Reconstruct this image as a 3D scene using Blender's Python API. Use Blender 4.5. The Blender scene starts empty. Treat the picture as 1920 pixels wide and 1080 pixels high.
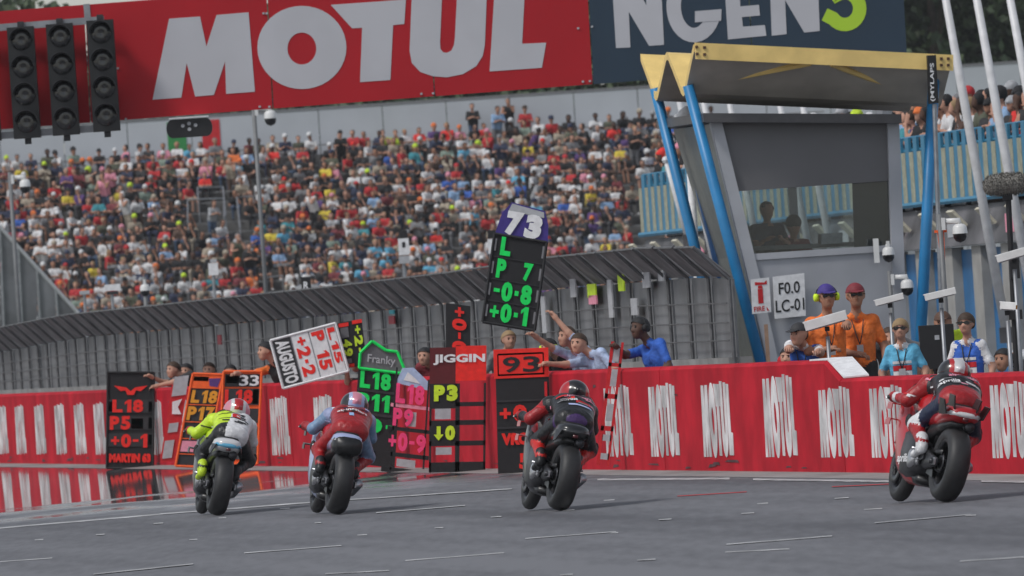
import bpy, bmesh, math, random
import numpy as np
from mathutils import Vector, Matrix
from mathutils.bvhtree import BVHTree

# ------------------------------------------------------------------ camera, sky, sun, exposure
SC = bpy.context.scene
COL = SC.collection
F = 21333.0          # focal length in photograph pixels (400 mm on 36 mm)
CAMH = 2.2
ROLL = 0.0664
KX = 0.021           # crossfall of the track
V0 = 2.5
CR, SR = math.cos(ROLL), math.sin(ROLL)

cam = bpy.data.cameras.new('camera')
cam.sensor_width = 36.0
cam.lens = 400.0
cam.clip_start = 1.0
cam.clip_end = 6000.0
cam.dof.use_dof = True
cam.dof.focus_distance = 116.0
cam.dof.aperture_fstop = 10.0
camo = bpy.data.objects.new('camera', cam)
COL.objects.link(camo)
mrot = Matrix(((CR, SR, 0, 0), (0, 0, -1, 0), (-SR, CR, 0, 0), (0, 0, 0, 1)))
camo.matrix_world = Matrix.Translation((0, 0, CAMH)) @ Matrix.Rotation(V0 / F, 4, 'X') @ mrot
SC.camera = camo

SUN_EL, SUN_AZ = math.radians(52), math.radians(-125)    # azimuth from +Y, clockwise
world = bpy.data.worlds.new('World')
SC.world = world
world.use_nodes = True
nt = world.node_tree
for n in list(nt.nodes):
    nt.nodes.remove(n)
sky = nt.nodes.new('ShaderNodeTexSky')
sky.sky_type = 'NISHITA'
sky.sun_disc = False
sky.sun_elevation = SUN_EL
sky.sun_rotation = SUN_AZ
sky.air_density = 1.0
sky.dust_density = 1.2
sky.ozone_density = 1.0
hs = nt.nodes.new('ShaderNodeHueSaturation')
hs.inputs['Saturation'].default_value = 0.4
bg = nt.nodes.new('ShaderNodeBackground')
bg.inputs['Strength'].default_value = 0.13
wo = nt.nodes.new('ShaderNodeOutputWorld')
nt.links.new(sky.outputs[0], hs.inputs['Color'])
nt.links.new(hs.outputs[0], bg.inputs[0])
nt.links.new(bg.outputs[0], wo.inputs[0])

sl = bpy.data.lights.new('sun', 'SUN')
sl.energy = 1.75
sl.angle = math.radians(10)
sl.color = (1.0, 0.975, 0.94)
so = bpy.data.objects.new('sun', sl)
COL.objects.link(so)
sdir = Vector((math.sin(SUN_AZ) * math.cos(SUN_EL), math.cos(SUN_AZ) * math.cos(SUN_EL), math.sin(SUN_EL)))
so.rotation_euler = sdir.to_track_quat('Z', 'Y').to_euler()
so.location = (-30, 60, 60)
so['kind'] = 'helper'

SC.view_settings.view_transform = 'Standard'
SC.view_settings.look = 'None'
SC.view_settings.exposure = -0.02
SC.view_settings.gamma = 1.0
SC.render.engine = 'CYCLES'
SC.cycles.max_bounces = 6
SC.cycles.transparent_max_bounces = 12
SC.cycles.use_adaptive_sampling = True

# ------------------------------------------------------------------ pixel helpers
def ray(px, py):
    dx, dy = px - 960.0, 540.0 - py
    return dx * CR + dy * SR, -dx * SR + dy * CR + V0
def at(px, py, Y):
    u, v = ray(px, py)
    return Vector((u * Y / F, Y, CAMH + v * Y / F))
def gz(x, y=0):
    return KX * x
def ground(px, py, dz=0.0):
    u, v = ray(px, py)
    Y = (CAMH - dz) * F / (KX * u - v)
    return Vector((u * Y / F, Y, KX * u * Y / F + dz))
# the pit wall's foot: a straight line on the ground
_a, _b = ground(1900, 888), ground(0, 868)
CW = (_b.x - _a.x) / (_b.y - _a.y)
XW = _a.x - CW * _a.y
E2 = Vector((CW, 1, 0)).normalized()      # along the wall, away from the camera
E1 = Vector((E2.y, -E2.x, 0))             # from the track to the pit lane
UP = Vector((0, 0, 1))
def on_line(px, py, off):
    u, v = ray(px, py)
    Y = (XW + off / E1.x) / (u / F - CW)
    return at(px, py, Y)
def on_plane(px, py, P0, d):
    u, v = ray(px, py)
    Y = (P0.x * d.y - P0.y * d.x) / (u / F * d.y - d.x)
    return at(px, py, Y)
def wallpt(Y, off, z):                    # point at depth Y of the foot line, off metres behind it, z above ground
    p = Vector((XW + CW * Y, Y, 0)) + E1 * off
    p.z = gz(p.x) + z
    return p
rnd = random.Random(11)
HAZE = 0.00011

# ------------------------------------------------------------------ materials
MATS = {}
def mat(key, col=None, rough=0.6, metal=0.0, var=0.12, scale=8.0, bump=0.0, spec=0.5, coat=0.0, emit=0.0):
    if key in MATS:
        return MATS[key]
    m = bpy.data.materials.new(key)
    m.use_nodes = True
    t = m.node_tree
    b = t.nodes['Principled BSDF']
    b.inputs['Roughness'].default_value = rough
    b.inputs['Metallic'].default_value = metal
    b.inputs['Specular IOR Level'].default_value = spec
    b.inputs['Coat Weight'].default_value = coat
    tc = t.nodes.new('ShaderNodeTexCoord')
    nz = t.nodes.new('ShaderNodeTexNoise')
    nz.inputs['Scale'].default_value = scale
    nz.inputs['Detail'].default_value = 4.0
    t.links.new(tc.outputs['Object'], nz.inputs['Vector'])
    mr = t.nodes.new('ShaderNodeMapRange')
    mr.inputs['From Min'].default_value = 0.4
    mr.inputs['From Max'].default_value = 0.7
    mr.inputs['To Min'].default_value = 1 - var
    mr.inputs['To Max'].default_value = 1 + var
    t.links.new(nz.outputs['Fac'], mr.inputs['Value'])
    mx = t.nodes.new('ShaderNodeVectorMath')
    mx.operation = 'SCALE'
    mx.inputs[0].default_value = col
    t.links.new(mr.outputs[0], mx.inputs['Scale'])
    t.links.new(mx.outputs[0], b.inputs['Base Color'])
    if bump:
        bp = t.nodes.new('ShaderNodeBump')
        bp.inputs['Strength'].default_value = bump
        bp.inputs['Distance'].default_value = .03
        t.links.new(nz.outputs['Fac'], bp.inputs['Height'])
        t.links.new(bp.outputs[0], b.inputs['Normal'])
    m.diffuse_color = (*col, 1)
    MATS[key] = m
    return m

PAL = dict(
    black=(.012, .012, .014), charcoal=(.03, .03, .033), darkgrey=(.07, .07, .075), grey=(.2, .2, .21), midgrey=(.13, .13, .14),
    lightgrey=(.42, .43, .45), white=(.78, .78, .79), cream=(.62, .58, .46), red=(.55, .012, .018), wallred=(.5, .018, .035),
    signred=(.42, .014, .022), darkred=(.11, .006, .01), brightred=(.85, .02, .012), navy=(.012, .022, .07), signnavy=(.014, .035, .062),
    blue=(.03, .12, .5), steelblue=(.02, .19, .48), skyblue=(.13, .48, .72), lightblue=(.28, .45, .7), lavender=(.45, .52, .8),
    paleblue=(.42, .52, .72), teal=(.04, .3, .36), green=(.03, .25, .06), sage=(.25, .33, .27), olive=(.09, .1, .06), boardgreen=(.0, .78, .12),
    neon=(.62, .85, .03), yellow=(.8, .62, .05), roofyellow=(.86, .62, .22), orange=(.85, .19, .03), boardorange=(.95, .13, .02),
    amber=(.8, .33, .02), pink=(.8, .3, .4), boardpink=(.95, .06, .22), purple=(.1, .04, .2), indigo=(.05, .03, .22), brown=(.1, .05, .03),
    beige=(.45, .38, .29), skin=(.5, .27, .19), tan=(.38, .19, .12), darkskin=(.09, .045, .03), hairbrown=(.05, .028, .016),
    hairblond=(.3, .2, .1), denim=(.06, .1, .17), limegreen=(.4, .62, .03), silver=(.45, .46, .48), maroon=(.2, .02, .03))
def P(c):
    return mat(c, PAL[c], rough=.7, var=.1, scale=14)
def cloth(c):
    return mat('cloth_' + c, PAL[c], rough=.8, var=.22, scale=11, bump=1.0)
def gloss(c):
    return mat('glossy_' + c, tuple(x * .75 for x in PAL[c]), rough=.28, var=.04, scale=5, coat=.4)
RUBBER = mat('rubber', (.018, .018, .019), rough=.62, var=.25, scale=30)
METAL = mat('galvanised_metal', (.32, .33, .35), rough=.45, metal=.6, var=.15, scale=6)
DARKMETAL = mat('dark_metal', (.05, .05, .055), rough=.4, metal=.7, var=.2, scale=10)
CHROME = mat('bare_aluminium', (.5, .5, .52), rough=.3, metal=.9, var=.1)
CARBON = mat('carbon', (.014, .014, .015), rough=.35, var=.2, scale=40)
def glass_mat(key, tint, alpha):
    if key in MATS: return MATS[key]
    m = bpy.data.materials.new(key)
    m.use_nodes = True
    t = m.node_tree
    t.nodes.remove(t.nodes['Principled BSDF'])
    tr = t.nodes.new('ShaderNodeBsdfTransparent'); tr.inputs[0].default_value = (*tint, 1)
    gl = t.nodes.new('ShaderNodeBsdfGlossy'); gl.inputs['Roughness'].default_value = .05
    fr = t.nodes.new('ShaderNodeFresnel'); fr.inputs[0].default_value = 1.5
    mi = t.nodes.new('ShaderNodeMixShader')
    ad = t.nodes.new('ShaderNodeMath'); ad.operation = 'ADD'; ad.inputs[1].default_value = alpha
    t.links.new(fr.outputs[0], ad.inputs[0]); t.links.new(ad.outputs[0], mi.inputs[0])
    t.links.new(tr.outputs[0], mi.inputs[1]); t.links.new(gl.outputs[0], mi.inputs[2])
    t.links.new(mi.outputs[0], t.nodes['Material Output'].inputs[0])
    MATS[key] = m
    return m

# ------------------------------------------------------------------ mesh helpers
class MB:
    def __init__(s):
        s.v, s.f, s.m = [], [], []
    def add(s, vs, fs, mi=0):
        o = len(s.v)
        s.v += [tuple(p) for p in vs]
        s.f += [tuple(i + o for i in f) for f in fs]
        s.m += [mi] * len(fs)
        return s
    def box(s, c, sx, sy, sz, ax=None, mi=0):
        X, Y, Z = ax or (Vector((1, 0, 0)), Vector((0, 1, 0)), UP)
        c = Vector(c)
        vs = [c + X * (a * sx / 2) + Y * (b * sy / 2) + Z * (d * sz / 2) for d in (-1, 1) for b in (-1, 1) for a in (-1, 1)]
        return s.add(vs, [(0, 2, 3, 1), (4, 5, 7, 6), (0, 1, 5, 4), (2, 6, 7, 3), (0, 4, 6, 2), (1, 3, 7, 5)], mi)
    def tube(s, pts, rs, n=10, mi=0, cap=True):
        pts = [Vector(p) for p in pts]
        if not hasattr(rs, '__len__'): rs = [rs] * len(pts)
        rings = []
        for i, p in enumerate(pts):
            d = (pts[min(i + 1, len(pts) - 1)] - pts[max(i - 1, 0)]).normalized()
            a = d.cross(Vector((0, 0, 1)) if abs(d.z) < .9 else Vector((1, 0, 0))).normalized()
            b = d.cross(a)
            rings += [p + (a * math.cos(6.28318 * k / n) + b * math.sin(6.28318 * k / n)) * rs[i] for k in range(n)]
        fs = [(i * n + k, i * n + (k + 1) % n, (i + 1) * n + (k + 1) % n, (i + 1) * n + k) for i in range(len(pts) - 1) for k in range(n)]
        if cap:
            fs += [tuple(range(n))[::-1], tuple((len(pts) - 1) * n + k for k in range(n))]
        return s.add(rings, fs, mi)
    def lathe(s, prof, c, axis, n=32, mi=0, closed=False):      # prof: (along axis, radius)
        c, axis = Vector(c), Vector(axis).normalized()
        a = axis.cross(UP if abs(axis.z) < .9 else Vector((1, 0, 0))).normalized()
        b = axis.cross(a)
        vs = [c + axis * h + (a * math.cos(6.28318 * k / n) + b * math.sin(6.28318 * k / n)) * r for h, r in prof for k in range(n)]
        m = len(prof)
        fs = [(i * n + k, i * n + (k + 1) % n, (i + 1) % m * n + (k + 1) % n, (i + 1) % m * n + k) for i in range(m if closed else m - 1) for k in range(n)]
        return s.add(vs, fs, mi)
    def prism(s, poly, off, mi=0):                                # poly: world points, off: extrusion vector
        n = len(poly)
        poly = [Vector(p) for p in poly]
        off = Vector(off)
        fs = [tuple(range(n)), tuple(range(n, 2 * n))[::-1]] + [(i, i + n, (i + 1) % n + n, (i + 1) % n) for i in range(n)]
        return s.add(poly + [p + off for p in poly], fs, mi)
    def strip(s, pts, wid, fn, off, mi=0):                        # thick polyline in 2D, fn maps 2D to world
        n = len(pts)
        L, R = [], []
        for i in range(n):
            d = Vector((pts[min(i + 1, n - 1)][0] - pts[max(i - 1, 0)][0], pts[min(i + 1, n - 1)][1] - pts[max(i - 1, 0)][1])).normalized()
            k = Vector((-d.y, d.x)) * wid / 2
            if 0 < i < n - 1:
                d1 = Vector((pts[i][0] - pts[i - 1][0], pts[i][1] - pts[i - 1][1])).normalized()
                k /= max(.45, d1.dot(d))
            L.append((pts[i][0] + k.x, pts[i][1] + k.y)); R.append((pts[i][0] - k.x, pts[i][1] - k.y))
        fr = [fn(p) for p in L + R]
        bk = [p + Vector(off) for p in fr]
        fs = []
        for i in range(n - 1):
            q = (i, i + 1, n + i + 1, n + i)
            fs += [q, tuple(2 * n + j for j in q)[::-1], (i, 2 * n + i, 2 * n + i + 1, i + 1), (n + i, n + i + 1, 3 * n + i + 1, 3 * n + i)]
        fs += [(0, n, 3 * n, 2 * n), (n - 1, 3 * n - 1, 4 * n - 1, 2 * n - 1)]
        return s.add(fr + bk, fs, mi)
    def loft(s, rings, mi=0, cap=True):
        n = len(rings[0])
        vs = [p for r in rings for p in r]
        fs = [(i * n + k, i * n + (k + 1) % n, (i + 1) * n + (k + 1) % n, (i + 1) * n + k) for i in range(len(rings) - 1) for k in range(n)]
        if cap:
            fs += [tuple(range(n))[::-1], tuple((len(rings) - 1) * n + k for k in range(n))]
        return s.add(vs, fs, mi)
    def ball(s, c, r, n=10, mi=0, sc=(1, 1, 1)):
        c = Vector(c)
        vs, fs = [c + Vector((0, 0, r * sc[2]))], []
        for i in range(1, n // 2):
            t = math.pi * i / (n // 2)
            vs += [c + Vector((r * sc[0] * math.sin(t) * math.cos(6.28318 * k / n), r * sc[1] * math.sin(t) * math.sin(6.28318 * k / n), r * sc[2] * math.cos(t))) for k in range(n)]
        vs.append(c - Vector((0, 0, r * sc[2])))
        m = n // 2 - 1
        fs += [(0, 1 + k, 1 + (k + 1) % n) for k in range(n)]
        fs += [(1 + i * n + k, 1 + (i + 1) * n + k, 1 + (i + 1) * n + (k + 1) % n, 1 + i * n + (k + 1) % n) for i in range(m - 1) for k in range(n)]
        fs += [(len(vs) - 1, 1 + (m - 1) * n + (k + 1) % n, 1 + (m - 1) * n + k) for k in range(n)]
        return s.add(vs, fs, mi)
    def mesh(s, name, mats, org=None, smooth=False):
        me = bpy.data.meshes.new(name)
        vs = s.v if org is None else [(p[0] - org[0], p[1] - org[1], p[2] - org[2]) for p in s.v]
        me.from_pydata(vs, [], s.f)
        for m in (mats if isinstance(mats, (list, tuple)) else [mats]):
            me.materials.append(m)
        if isinstance(mats, (list, tuple)) and len(mats) > 1:
            me.polygons.foreach_set('material_index', s.m)
        if smooth:
            me.polygons.foreach_set('use_smooth', [True] * len(me.polygons))
        me.update()
        return me

def tag(o, label=None, cat=None, group=None, kind=None):
    if label: o['label'] = label
    if cat: o['category'] = cat
    if group: o['group'] = group
    if kind: o['kind'] = kind
    return o
def thing(name, label, cat, loc=(0, 0, 0), group=None):
    o = bpy.data.objects.new(name, None)
    o.empty_display_size = .2
    COL.objects.link(o)
    o.location = loc
    return tag(o, label, cat, group)
def base_of(parent):
    b = Vector((0, 0, 0))
    while parent is not None:
        b += Vector(parent.location)
        parent = parent.parent
    return b
def link(name, me, parent=None, loc=None):
    o = bpy.data.objects.new(name, me)
    COL.objects.link(o)
    o.parent = parent
    if loc is not None: o.location = loc
    return o
def part(name, mb, mats, parent=None, smooth=False, local=False, org=None):
    """one mesh object; the builder's points are world points unless local"""
    if parent is not None:
        o = org if org is not None else (None if local else base_of(parent))
        return link(name, mb.mesh(name, mats, o, smooth), parent)
    if org is None:
        a = np.array(mb.v)
        org = Vector(((a[:, 0].min() + a[:, 0].max()) / 2, (a[:, 1].min() + a[:, 1].max()) / 2, a[:, 2].min()))
    return link(name, mb.mesh(name, mats, org, smooth), None, org)
def copy_tree(o, parent=None):
    c = o.copy()
    COL.objects.link(c)
    c.parent = parent
    for ch in list(o.children):
        copy_tree(ch, c)
    return c

# ------------------------------------------------------------------ lettering
_TX = {}
def text_geo(s, bold=.0):
    if (s, bold) not in _TX:
        cu = bpy.data.curves.new('t', 'FONT')
        cu.body = s
        cu.offset = bold
        cu.resolution_u = 3
        ob = bpy.data.objects.new('t', cu)
        me = bpy.data.meshes.new_from_object(ob)
        v = np.array([tuple(p.co)[:2] for p in me.vertices])
        lo, hi = v.min(0), v.max(0)
        _TX[(s, bold)] = ((v - lo) / (hi - lo), [tuple(p.vertices) for p in me.polygons])
        bpy.data.meshes.remove(me)
        bpy.data.objects.remove(ob)
        bpy.data.curves.remove(cu)
    return _TX[(s, bold)]
ONE = np.array([(.30, 0), (.30, .74), (.05, .60), (.05, .80), (.40, 1), (.70, 1), (.70, 0)])
def blocks(s, bold):
    '''square board figures: every character fills its own cell'''
    W = {'.': .45, '-': .55, '+': .8, ' ': .6, '1': .7}
    out, x = [], 0.0
    tot = sum(W.get(c, 1.0) + .16 for c in s) - .16
    for c in s:
        w = W.get(c, 1.0)
        if c == '1': g = (ONE / (.7, 1), [tuple(range(7))])
        elif c == '-': g = (np.array([(0, .42), (1, .42), (1, .6), (0, .6)]), [(0, 1, 2, 3)])
        elif c == '.': g = (np.array([(.1, .38), (.9, .38), (.9, .62), (.1, .62)]), [(0, 1, 2, 3)])
        elif c == '+': g = (np.array([(.36, .2), (.64, .2), (.64, .41), (1, .41), (1, .6), (.64, .6), (.64, .82), (.36, .82), (.36, .6), (0, .6), (0, .41), (.36, .41)]), [tuple(range(12))])
        elif c == 'v': g = (np.array([(.5, 0), (1, .4), (.7, .4), (.7, .95), (.3, .95), (.3, .4), (0, .4)]), [tuple(range(7))])
        elif c == ' ': g = None
        else: g = text_geo(c, bold)
        if g is not None:
            out.append((np.stack([(x + g[0][:, 0] * w) / tot, g[0][:, 1]], 1), g[1]))
        x += w + .16
    V = np.concatenate([o[0] for o in out]); fs = []; o_ = 0
    for v, f in out:
        fs += [tuple(i + o_ for i in q) for q in f]; o_ += len(v)
    return V, fs
def text_on(mb, s, fn, x0, y0, x1, y1, bold=.03, mi=0):
    """lettering filling the box x0..x1, y0 (top)..y1; fn maps (x, y) to a world point"""
    v, f = blocks(s, bold) if all(c in 'LP0123456789+-. v' for c in s) else text_geo(s, bold)
    mb.add([fn((x0 + (x1 - x0) * a, y1 + (y0 - y1) * b)) for a, b in v], f, mi)
    return mb
# ------------------------------------------------------------------ ground and track
def ground_mat(key, c0, c1, sc, rough, stretch=(1, 1, 1), mirage=False):
    m = bpy.data.materials.new(key)
    m.use_nodes = True
    t = m.node_tree
    b = t.nodes['Principled BSDF']
    tc = t.nodes.new('ShaderNodeTexCoord')
    mp = t.nodes.new('ShaderNodeMapping')
    mp.inputs['Scale'].default_value = stretch
    mr0 = t.nodes.new('ShaderNodeMapping')
    mr0.inputs['Rotation'].default_value = (0, 0, math.atan(CW))
    t.links.new(tc.outputs['Object'], mr0.inputs[0])
    t.links.new(mr0.outputs[0], mp.inputs[0])
    n1 = t.nodes.new('ShaderNodeTexNoise'); n1.inputs['Scale'].default_value = sc; n1.inputs['Detail'].default_value = 6
    n2 = t.nodes.new('ShaderNodeTexNoise'); n2.inputs['Scale'].default_value = sc * 60; n2.inputs['Detail'].default_value = 2
    t.links.new(mp.outputs[0], n1.inputs['Vector'])
    t.links.new(tc.outputs['Object'], n2.inputs['Vector'])
    r = t.nodes.new('ShaderNodeValToRGB')
    r.color_ramp.elements[0].position = .34; r.color_ramp.elements[0].color = (*c0, 1)
    r.color_ramp.elements[1].position = .66; r.color_ramp.elements[1].color = (*c1, 1)
    ad = t.nodes.new('ShaderNodeMath'); ad.operation = 'MULTIPLY_ADD'; ad.inputs[1].default_value = .25; 
    t.links.new(n2.outputs[0], ad.inputs[0])
    sb = t.nodes.new('ShaderNodeMath'); sb.operation = 'SUBTRACT'; sb.inputs[1].default_value = .125
    t.links.new(n1.outputs[0], sb.inputs[0]); t.links.new(sb.outputs[0], ad.inputs[2])
    if mirage:      # broad tone bands, rubbered-in streaks along the track and grain
        n5 = t.nodes.new('ShaderNodeTexNoise'); n5.inputs['Scale'].default_value = .22; n5.inputs['Detail'].default_value = 5
        t.links.new(tc.outputs['Object'], n5.inputs['Vector'])
        mp6 = t.nodes.new('ShaderNodeMapping'); mp6.inputs['Scale'].default_value = (9, .7, 1)
        t.links.new(tc.outputs['Object'], mp6.inputs[0])
        n6 = t.nodes.new('ShaderNodeTexNoise'); n6.inputs['Scale'].default_value = 1.0; n6.inputs['Detail'].default_value = 4
        t.links.new(mp6.outputs[0], n6.inputs['Vector'])
        a5 = t.nodes.new('ShaderNodeMath'); a5.operation = 'MULTIPLY_ADD'; a5.inputs[1].default_value = .32
        a6 = t.nodes.new('ShaderNodeMath'); a6.operation = 'MULTIPLY_ADD'; a6.inputs[1].default_value = .38
        t.links.new(n5.outputs[0], a5.inputs[0]); t.links.new(ad.outputs[0], a5.inputs[2])
        t.links.new(n6.outputs[0], a6.inputs[0]); t.links.new(a5.outputs[0], a6.inputs[2])
        sf = t.nodes.new('ShaderNodeMath'); sf.operation = 'SUBTRACT'; sf.inputs[1].default_value = .35
        t.links.new(a6.outputs[0], sf.inputs[0])
        t.links.new(sf.outputs[0], r.inputs[0])
    else:
        t.links.new(ad.outputs[0], r.inputs[0])
    t.links.new(r.outputs[0], b.inputs['Base Color'])
    b.inputs['Roughness'].default_value = rough
    b.inputs['Specular IOR Level'].default_value = .3
    if mirage:      # heat mirage imitated: asphalt made glossy further down the straight, so it mirrors
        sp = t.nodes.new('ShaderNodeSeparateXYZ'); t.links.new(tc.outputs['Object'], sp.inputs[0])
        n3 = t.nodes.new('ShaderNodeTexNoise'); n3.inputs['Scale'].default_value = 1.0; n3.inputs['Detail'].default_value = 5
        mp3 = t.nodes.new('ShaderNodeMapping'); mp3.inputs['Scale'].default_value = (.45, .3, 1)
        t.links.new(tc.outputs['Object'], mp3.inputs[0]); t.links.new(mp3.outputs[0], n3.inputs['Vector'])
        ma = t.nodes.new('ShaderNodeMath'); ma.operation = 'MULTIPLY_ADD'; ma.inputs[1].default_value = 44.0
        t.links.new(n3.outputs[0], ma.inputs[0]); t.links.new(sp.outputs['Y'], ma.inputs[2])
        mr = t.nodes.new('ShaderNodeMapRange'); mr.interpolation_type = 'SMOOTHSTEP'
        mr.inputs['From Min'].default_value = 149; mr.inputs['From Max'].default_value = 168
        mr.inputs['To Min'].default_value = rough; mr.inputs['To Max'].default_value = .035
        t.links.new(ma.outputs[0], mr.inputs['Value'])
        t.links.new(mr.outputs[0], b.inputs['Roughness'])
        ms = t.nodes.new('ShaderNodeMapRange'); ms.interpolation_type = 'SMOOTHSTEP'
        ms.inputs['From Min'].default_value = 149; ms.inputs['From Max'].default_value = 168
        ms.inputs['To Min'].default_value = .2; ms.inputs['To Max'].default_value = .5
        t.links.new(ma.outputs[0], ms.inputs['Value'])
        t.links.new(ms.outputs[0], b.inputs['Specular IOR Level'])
        # slow bump imitating heat shimmer in the mirrored stretch
        n4 = t.nodes.new('ShaderNodeTexNoise'); n4.inputs['Scale'].default_value = 1.0; n4.inputs['Detail'].default_value = 3
        mp4 = t.nodes.new('ShaderNodeMapping'); mp4.inputs['Scale'].default_value = (1.6, .5, 1)
        t.links.new(tc.outputs['Object'], mp4.inputs[0]); t.links.new(mp4.outputs[0], n4.inputs['Vector'])
        bp = t.nodes.new('ShaderNodeBump'); bp.inputs['Strength'].default_value = .006; bp.inputs['Distance'].default_value = .05
        t.links.new(n4.outputs[0], bp.inputs['Height']); t.links.new(bp.outputs[0], b.inputs['Normal'])
    return m

def sheet(name, x0, x1, y0, y1, dz, m):
    mb = MB()
    nx, ny = 2, 24
    ys = [y0 + (y1 - y0) * j / ny for j in range(ny + 1)]
    vs = [(x, y, gz(x) + dz) for y in ys for x in (x0, x1)]
    mb.add(vs, [(2 * j, 2 * j + 1, 2 * j + 3, 2 * j + 2) for j in range(ny)])
    o = part(name, mb, m, org=Vector((0, 0, 0)))
    return tag(o, kind='structure')
sheet('grass_ground', -400, 400, -40, 3500, -.02, ground_mat('grass', (.03, .055, .015), (.06, .09, .03), .4, .9))
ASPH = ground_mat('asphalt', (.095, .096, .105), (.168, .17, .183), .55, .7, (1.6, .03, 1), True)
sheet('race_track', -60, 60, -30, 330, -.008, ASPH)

WHITELINE = mat('line_paint', (.46, .46, .46), rough=.6, var=.5, scale=2.5)
lines = [(0, 990, 300, 964, 3.4), (300, 964, 585, 942, 3.2), (585, 942, 960, 917, 2.6), (1120, 899, 1368, 897, 4.5), (1412, 899, 1690, 903, 4.5), (1840, 903, 1990, 905, 4.5),
         (760, 1051, 945, 1036, 2.2), (1362, 1021, 1560, 1005, 2.4), (175, 1077, 362, 1058, 2.6), (0, 1053, 98, 1046, 2), (458, 1037, 640, 1023, 2), (705, 962, 872, 948, 2),
         (1360, 1035, 1480, 1029, 2.4), (985, 1010, 1155, 997, 1.8), (1640, 981, 1820, 965, 1.8), (1800, 1052, 1920, 1044, 2.4), (610, 1076, 730, 1070, 2.2)]
lines += [(x, y, x + w, y - w * .06, 2.4) for x, y, w in [(288, 982, 18), (410, 971, 14), (525, 954, 18), (180, 1003, 16), (65, 1012, 16), (355, 1012, 15), (590, 981, 12), (670, 1003, 18), (815, 990, 16),
          (920, 970, 20), (1132, 938, 20), (1055, 957, 22), (1235, 975, 24), (1420, 944, 20), (1390, 963, 24), (1565, 935, 26), (1620, 955, 34), (1050, 1078, 24), (1195, 1051, 34), (1145, 999, 14), (1810, 967, 20)]]
lines += [(1560, 913, 1690, 907, 1.6), (1270, 930, 1400, 922, 1.6)]
for i, (x0, y0, x1, y1, th) in enumerate(lines):
    th *= .72
    mb = MB()
    q = [ground(x0, y0 - th / 2, -.004), ground(x1, y1 - th / 2, -.004), ground(x1, y1 + th / 2, -.004), ground(x0, y0 + th / 2, -.004)]
    q = [Vector((p.x, p.y, p.z + .004 * (i % 3) * .5)) for p in q]
    mb.add(q, [(0, 3, 2, 1)])
    o = part('track_marking', mb, P('red') if i >= len(lines) - 2 else WHITELINE)
    tag(o, kind='structure')

CONCS = ground_mat('kerb_concrete', (.2, .195, .19), (.3, .29, .285), 1.2, .8, (1, .3, 1))
mb = MB()
ys_ = np.arange(86, 240, 7.0)
mb.add([wallpt(yy, o_, -.005) for yy in ys_ for o_ in (-.62, .05)], [(2 * j, 2 * j + 1, 2 * j + 3, 2 * j + 2) for j in range(len(ys_) - 1)])
tag(part('wall_foot_strip', mb, CONCS, org=Vector((0, 0, 0))), kind='structure')
# ------------------------------------------------------------------ the red pit wall
WALLRED = mat('painted_red_concrete', (.46, .013, .026), rough=.8, var=.2, scale=1.6, bump=.1, spec=.12)
MOTUL = dict(
    M=[(317, 35), (375, 31), (387, 87), (406, 28), (466, 23), (478, 172), (424, 176), (422, 115), (401, 178), (366, 181), (350, 118), (340, 183), (286, 187)],
    T=[(620, 9), (761, -1), (758, 45), (737, 47), (732, 150), (675, 154), (679, 52), (660, 53)],
    U=[(772, -8), (768, 95), (772, 118), (788, 135), (812, 143), (838, 145), (868, 139), (893, 124), (905, 105), (909, 85), (913, -16),
       (857, -12), (853, 70), (851, 85), (846, 95), (838, 99), (831, 98), (826, 92), (825, 80), (829, -12)],
    L=[(927, -14), (984, -18), (979, 82), (1024, 80), (1016, 127), (918, 134)])
def motul(mb, fn, off):
    for k in 'MTUL':
        mb.prism([fn(p) for p in MOTUL[k]], off)
    n = 40
    O = [(566 + 83.5 * math.cos(6.28318 * i / n), 89 + 78 * math.sin(6.28318 * i / n)) for i in range(n)]
    I = [(566 + 27 * math.cos(6.28318 * i / n), 91 + 30 * math.sin(6.28318 * i / n)) for i in range(n)]
    vs = [fn(p) for p in O + I]
    vs += [p + Vector(off) for p in vs]
    fs = []
    for i in range(n):
        j = (i + 1) % n
        fs += [(i, j, n + j, n + i), (2 * n + i, 3 * n + i, 3 * n + j, 2 * n + j), (i, 2 * n + i, 2 * n + j, j), (n + i, n + j, 3 * n + j, 3 * n + i)]
    mb.add(vs, fs)
WT = .32
YS0, YS1 = on_line(1572, 690, 0).y, on_line(1545, 690, 0).y     # foot and head of the sloping end
wall = thing('pit_wall', 'long low red painted concrete pit wall with white lettering beside the track', 'wall', wallpt(YS0, 0, 0))
def wall_piece(y0, y1, h0, h1, m=WALLRED, name='block', o0=0, o1=WT):
    mb = MB()
    a = [wallpt(y0, o0, -.05), wallpt(y0, o1, -.05), wallpt(y0, o1, h0), wallpt(y0, o0 + .03, h0), wallpt(y0, o0, h0 - .03)]
    b = [wallpt(y1, o0, -.05), wallpt(y1, o1, -.05), wallpt(y1, o1, h1), wallpt(y1, o0 + .03, h1), wallpt(y1, o0, h1 - .03)]
    mb.loft([a, b])
    return part(name, mb, m, wall)
HLO, HHI = .97, 1.165
y = YS0 - .02
while y > 86:
    wall_piece(y - 5.0, y - .015, HLO, HLO)
    y -= 5.0
wall_piece(YS0, YS1 - .01, HLO, HHI)
mb = MB()      # white painted sloping top
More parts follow.
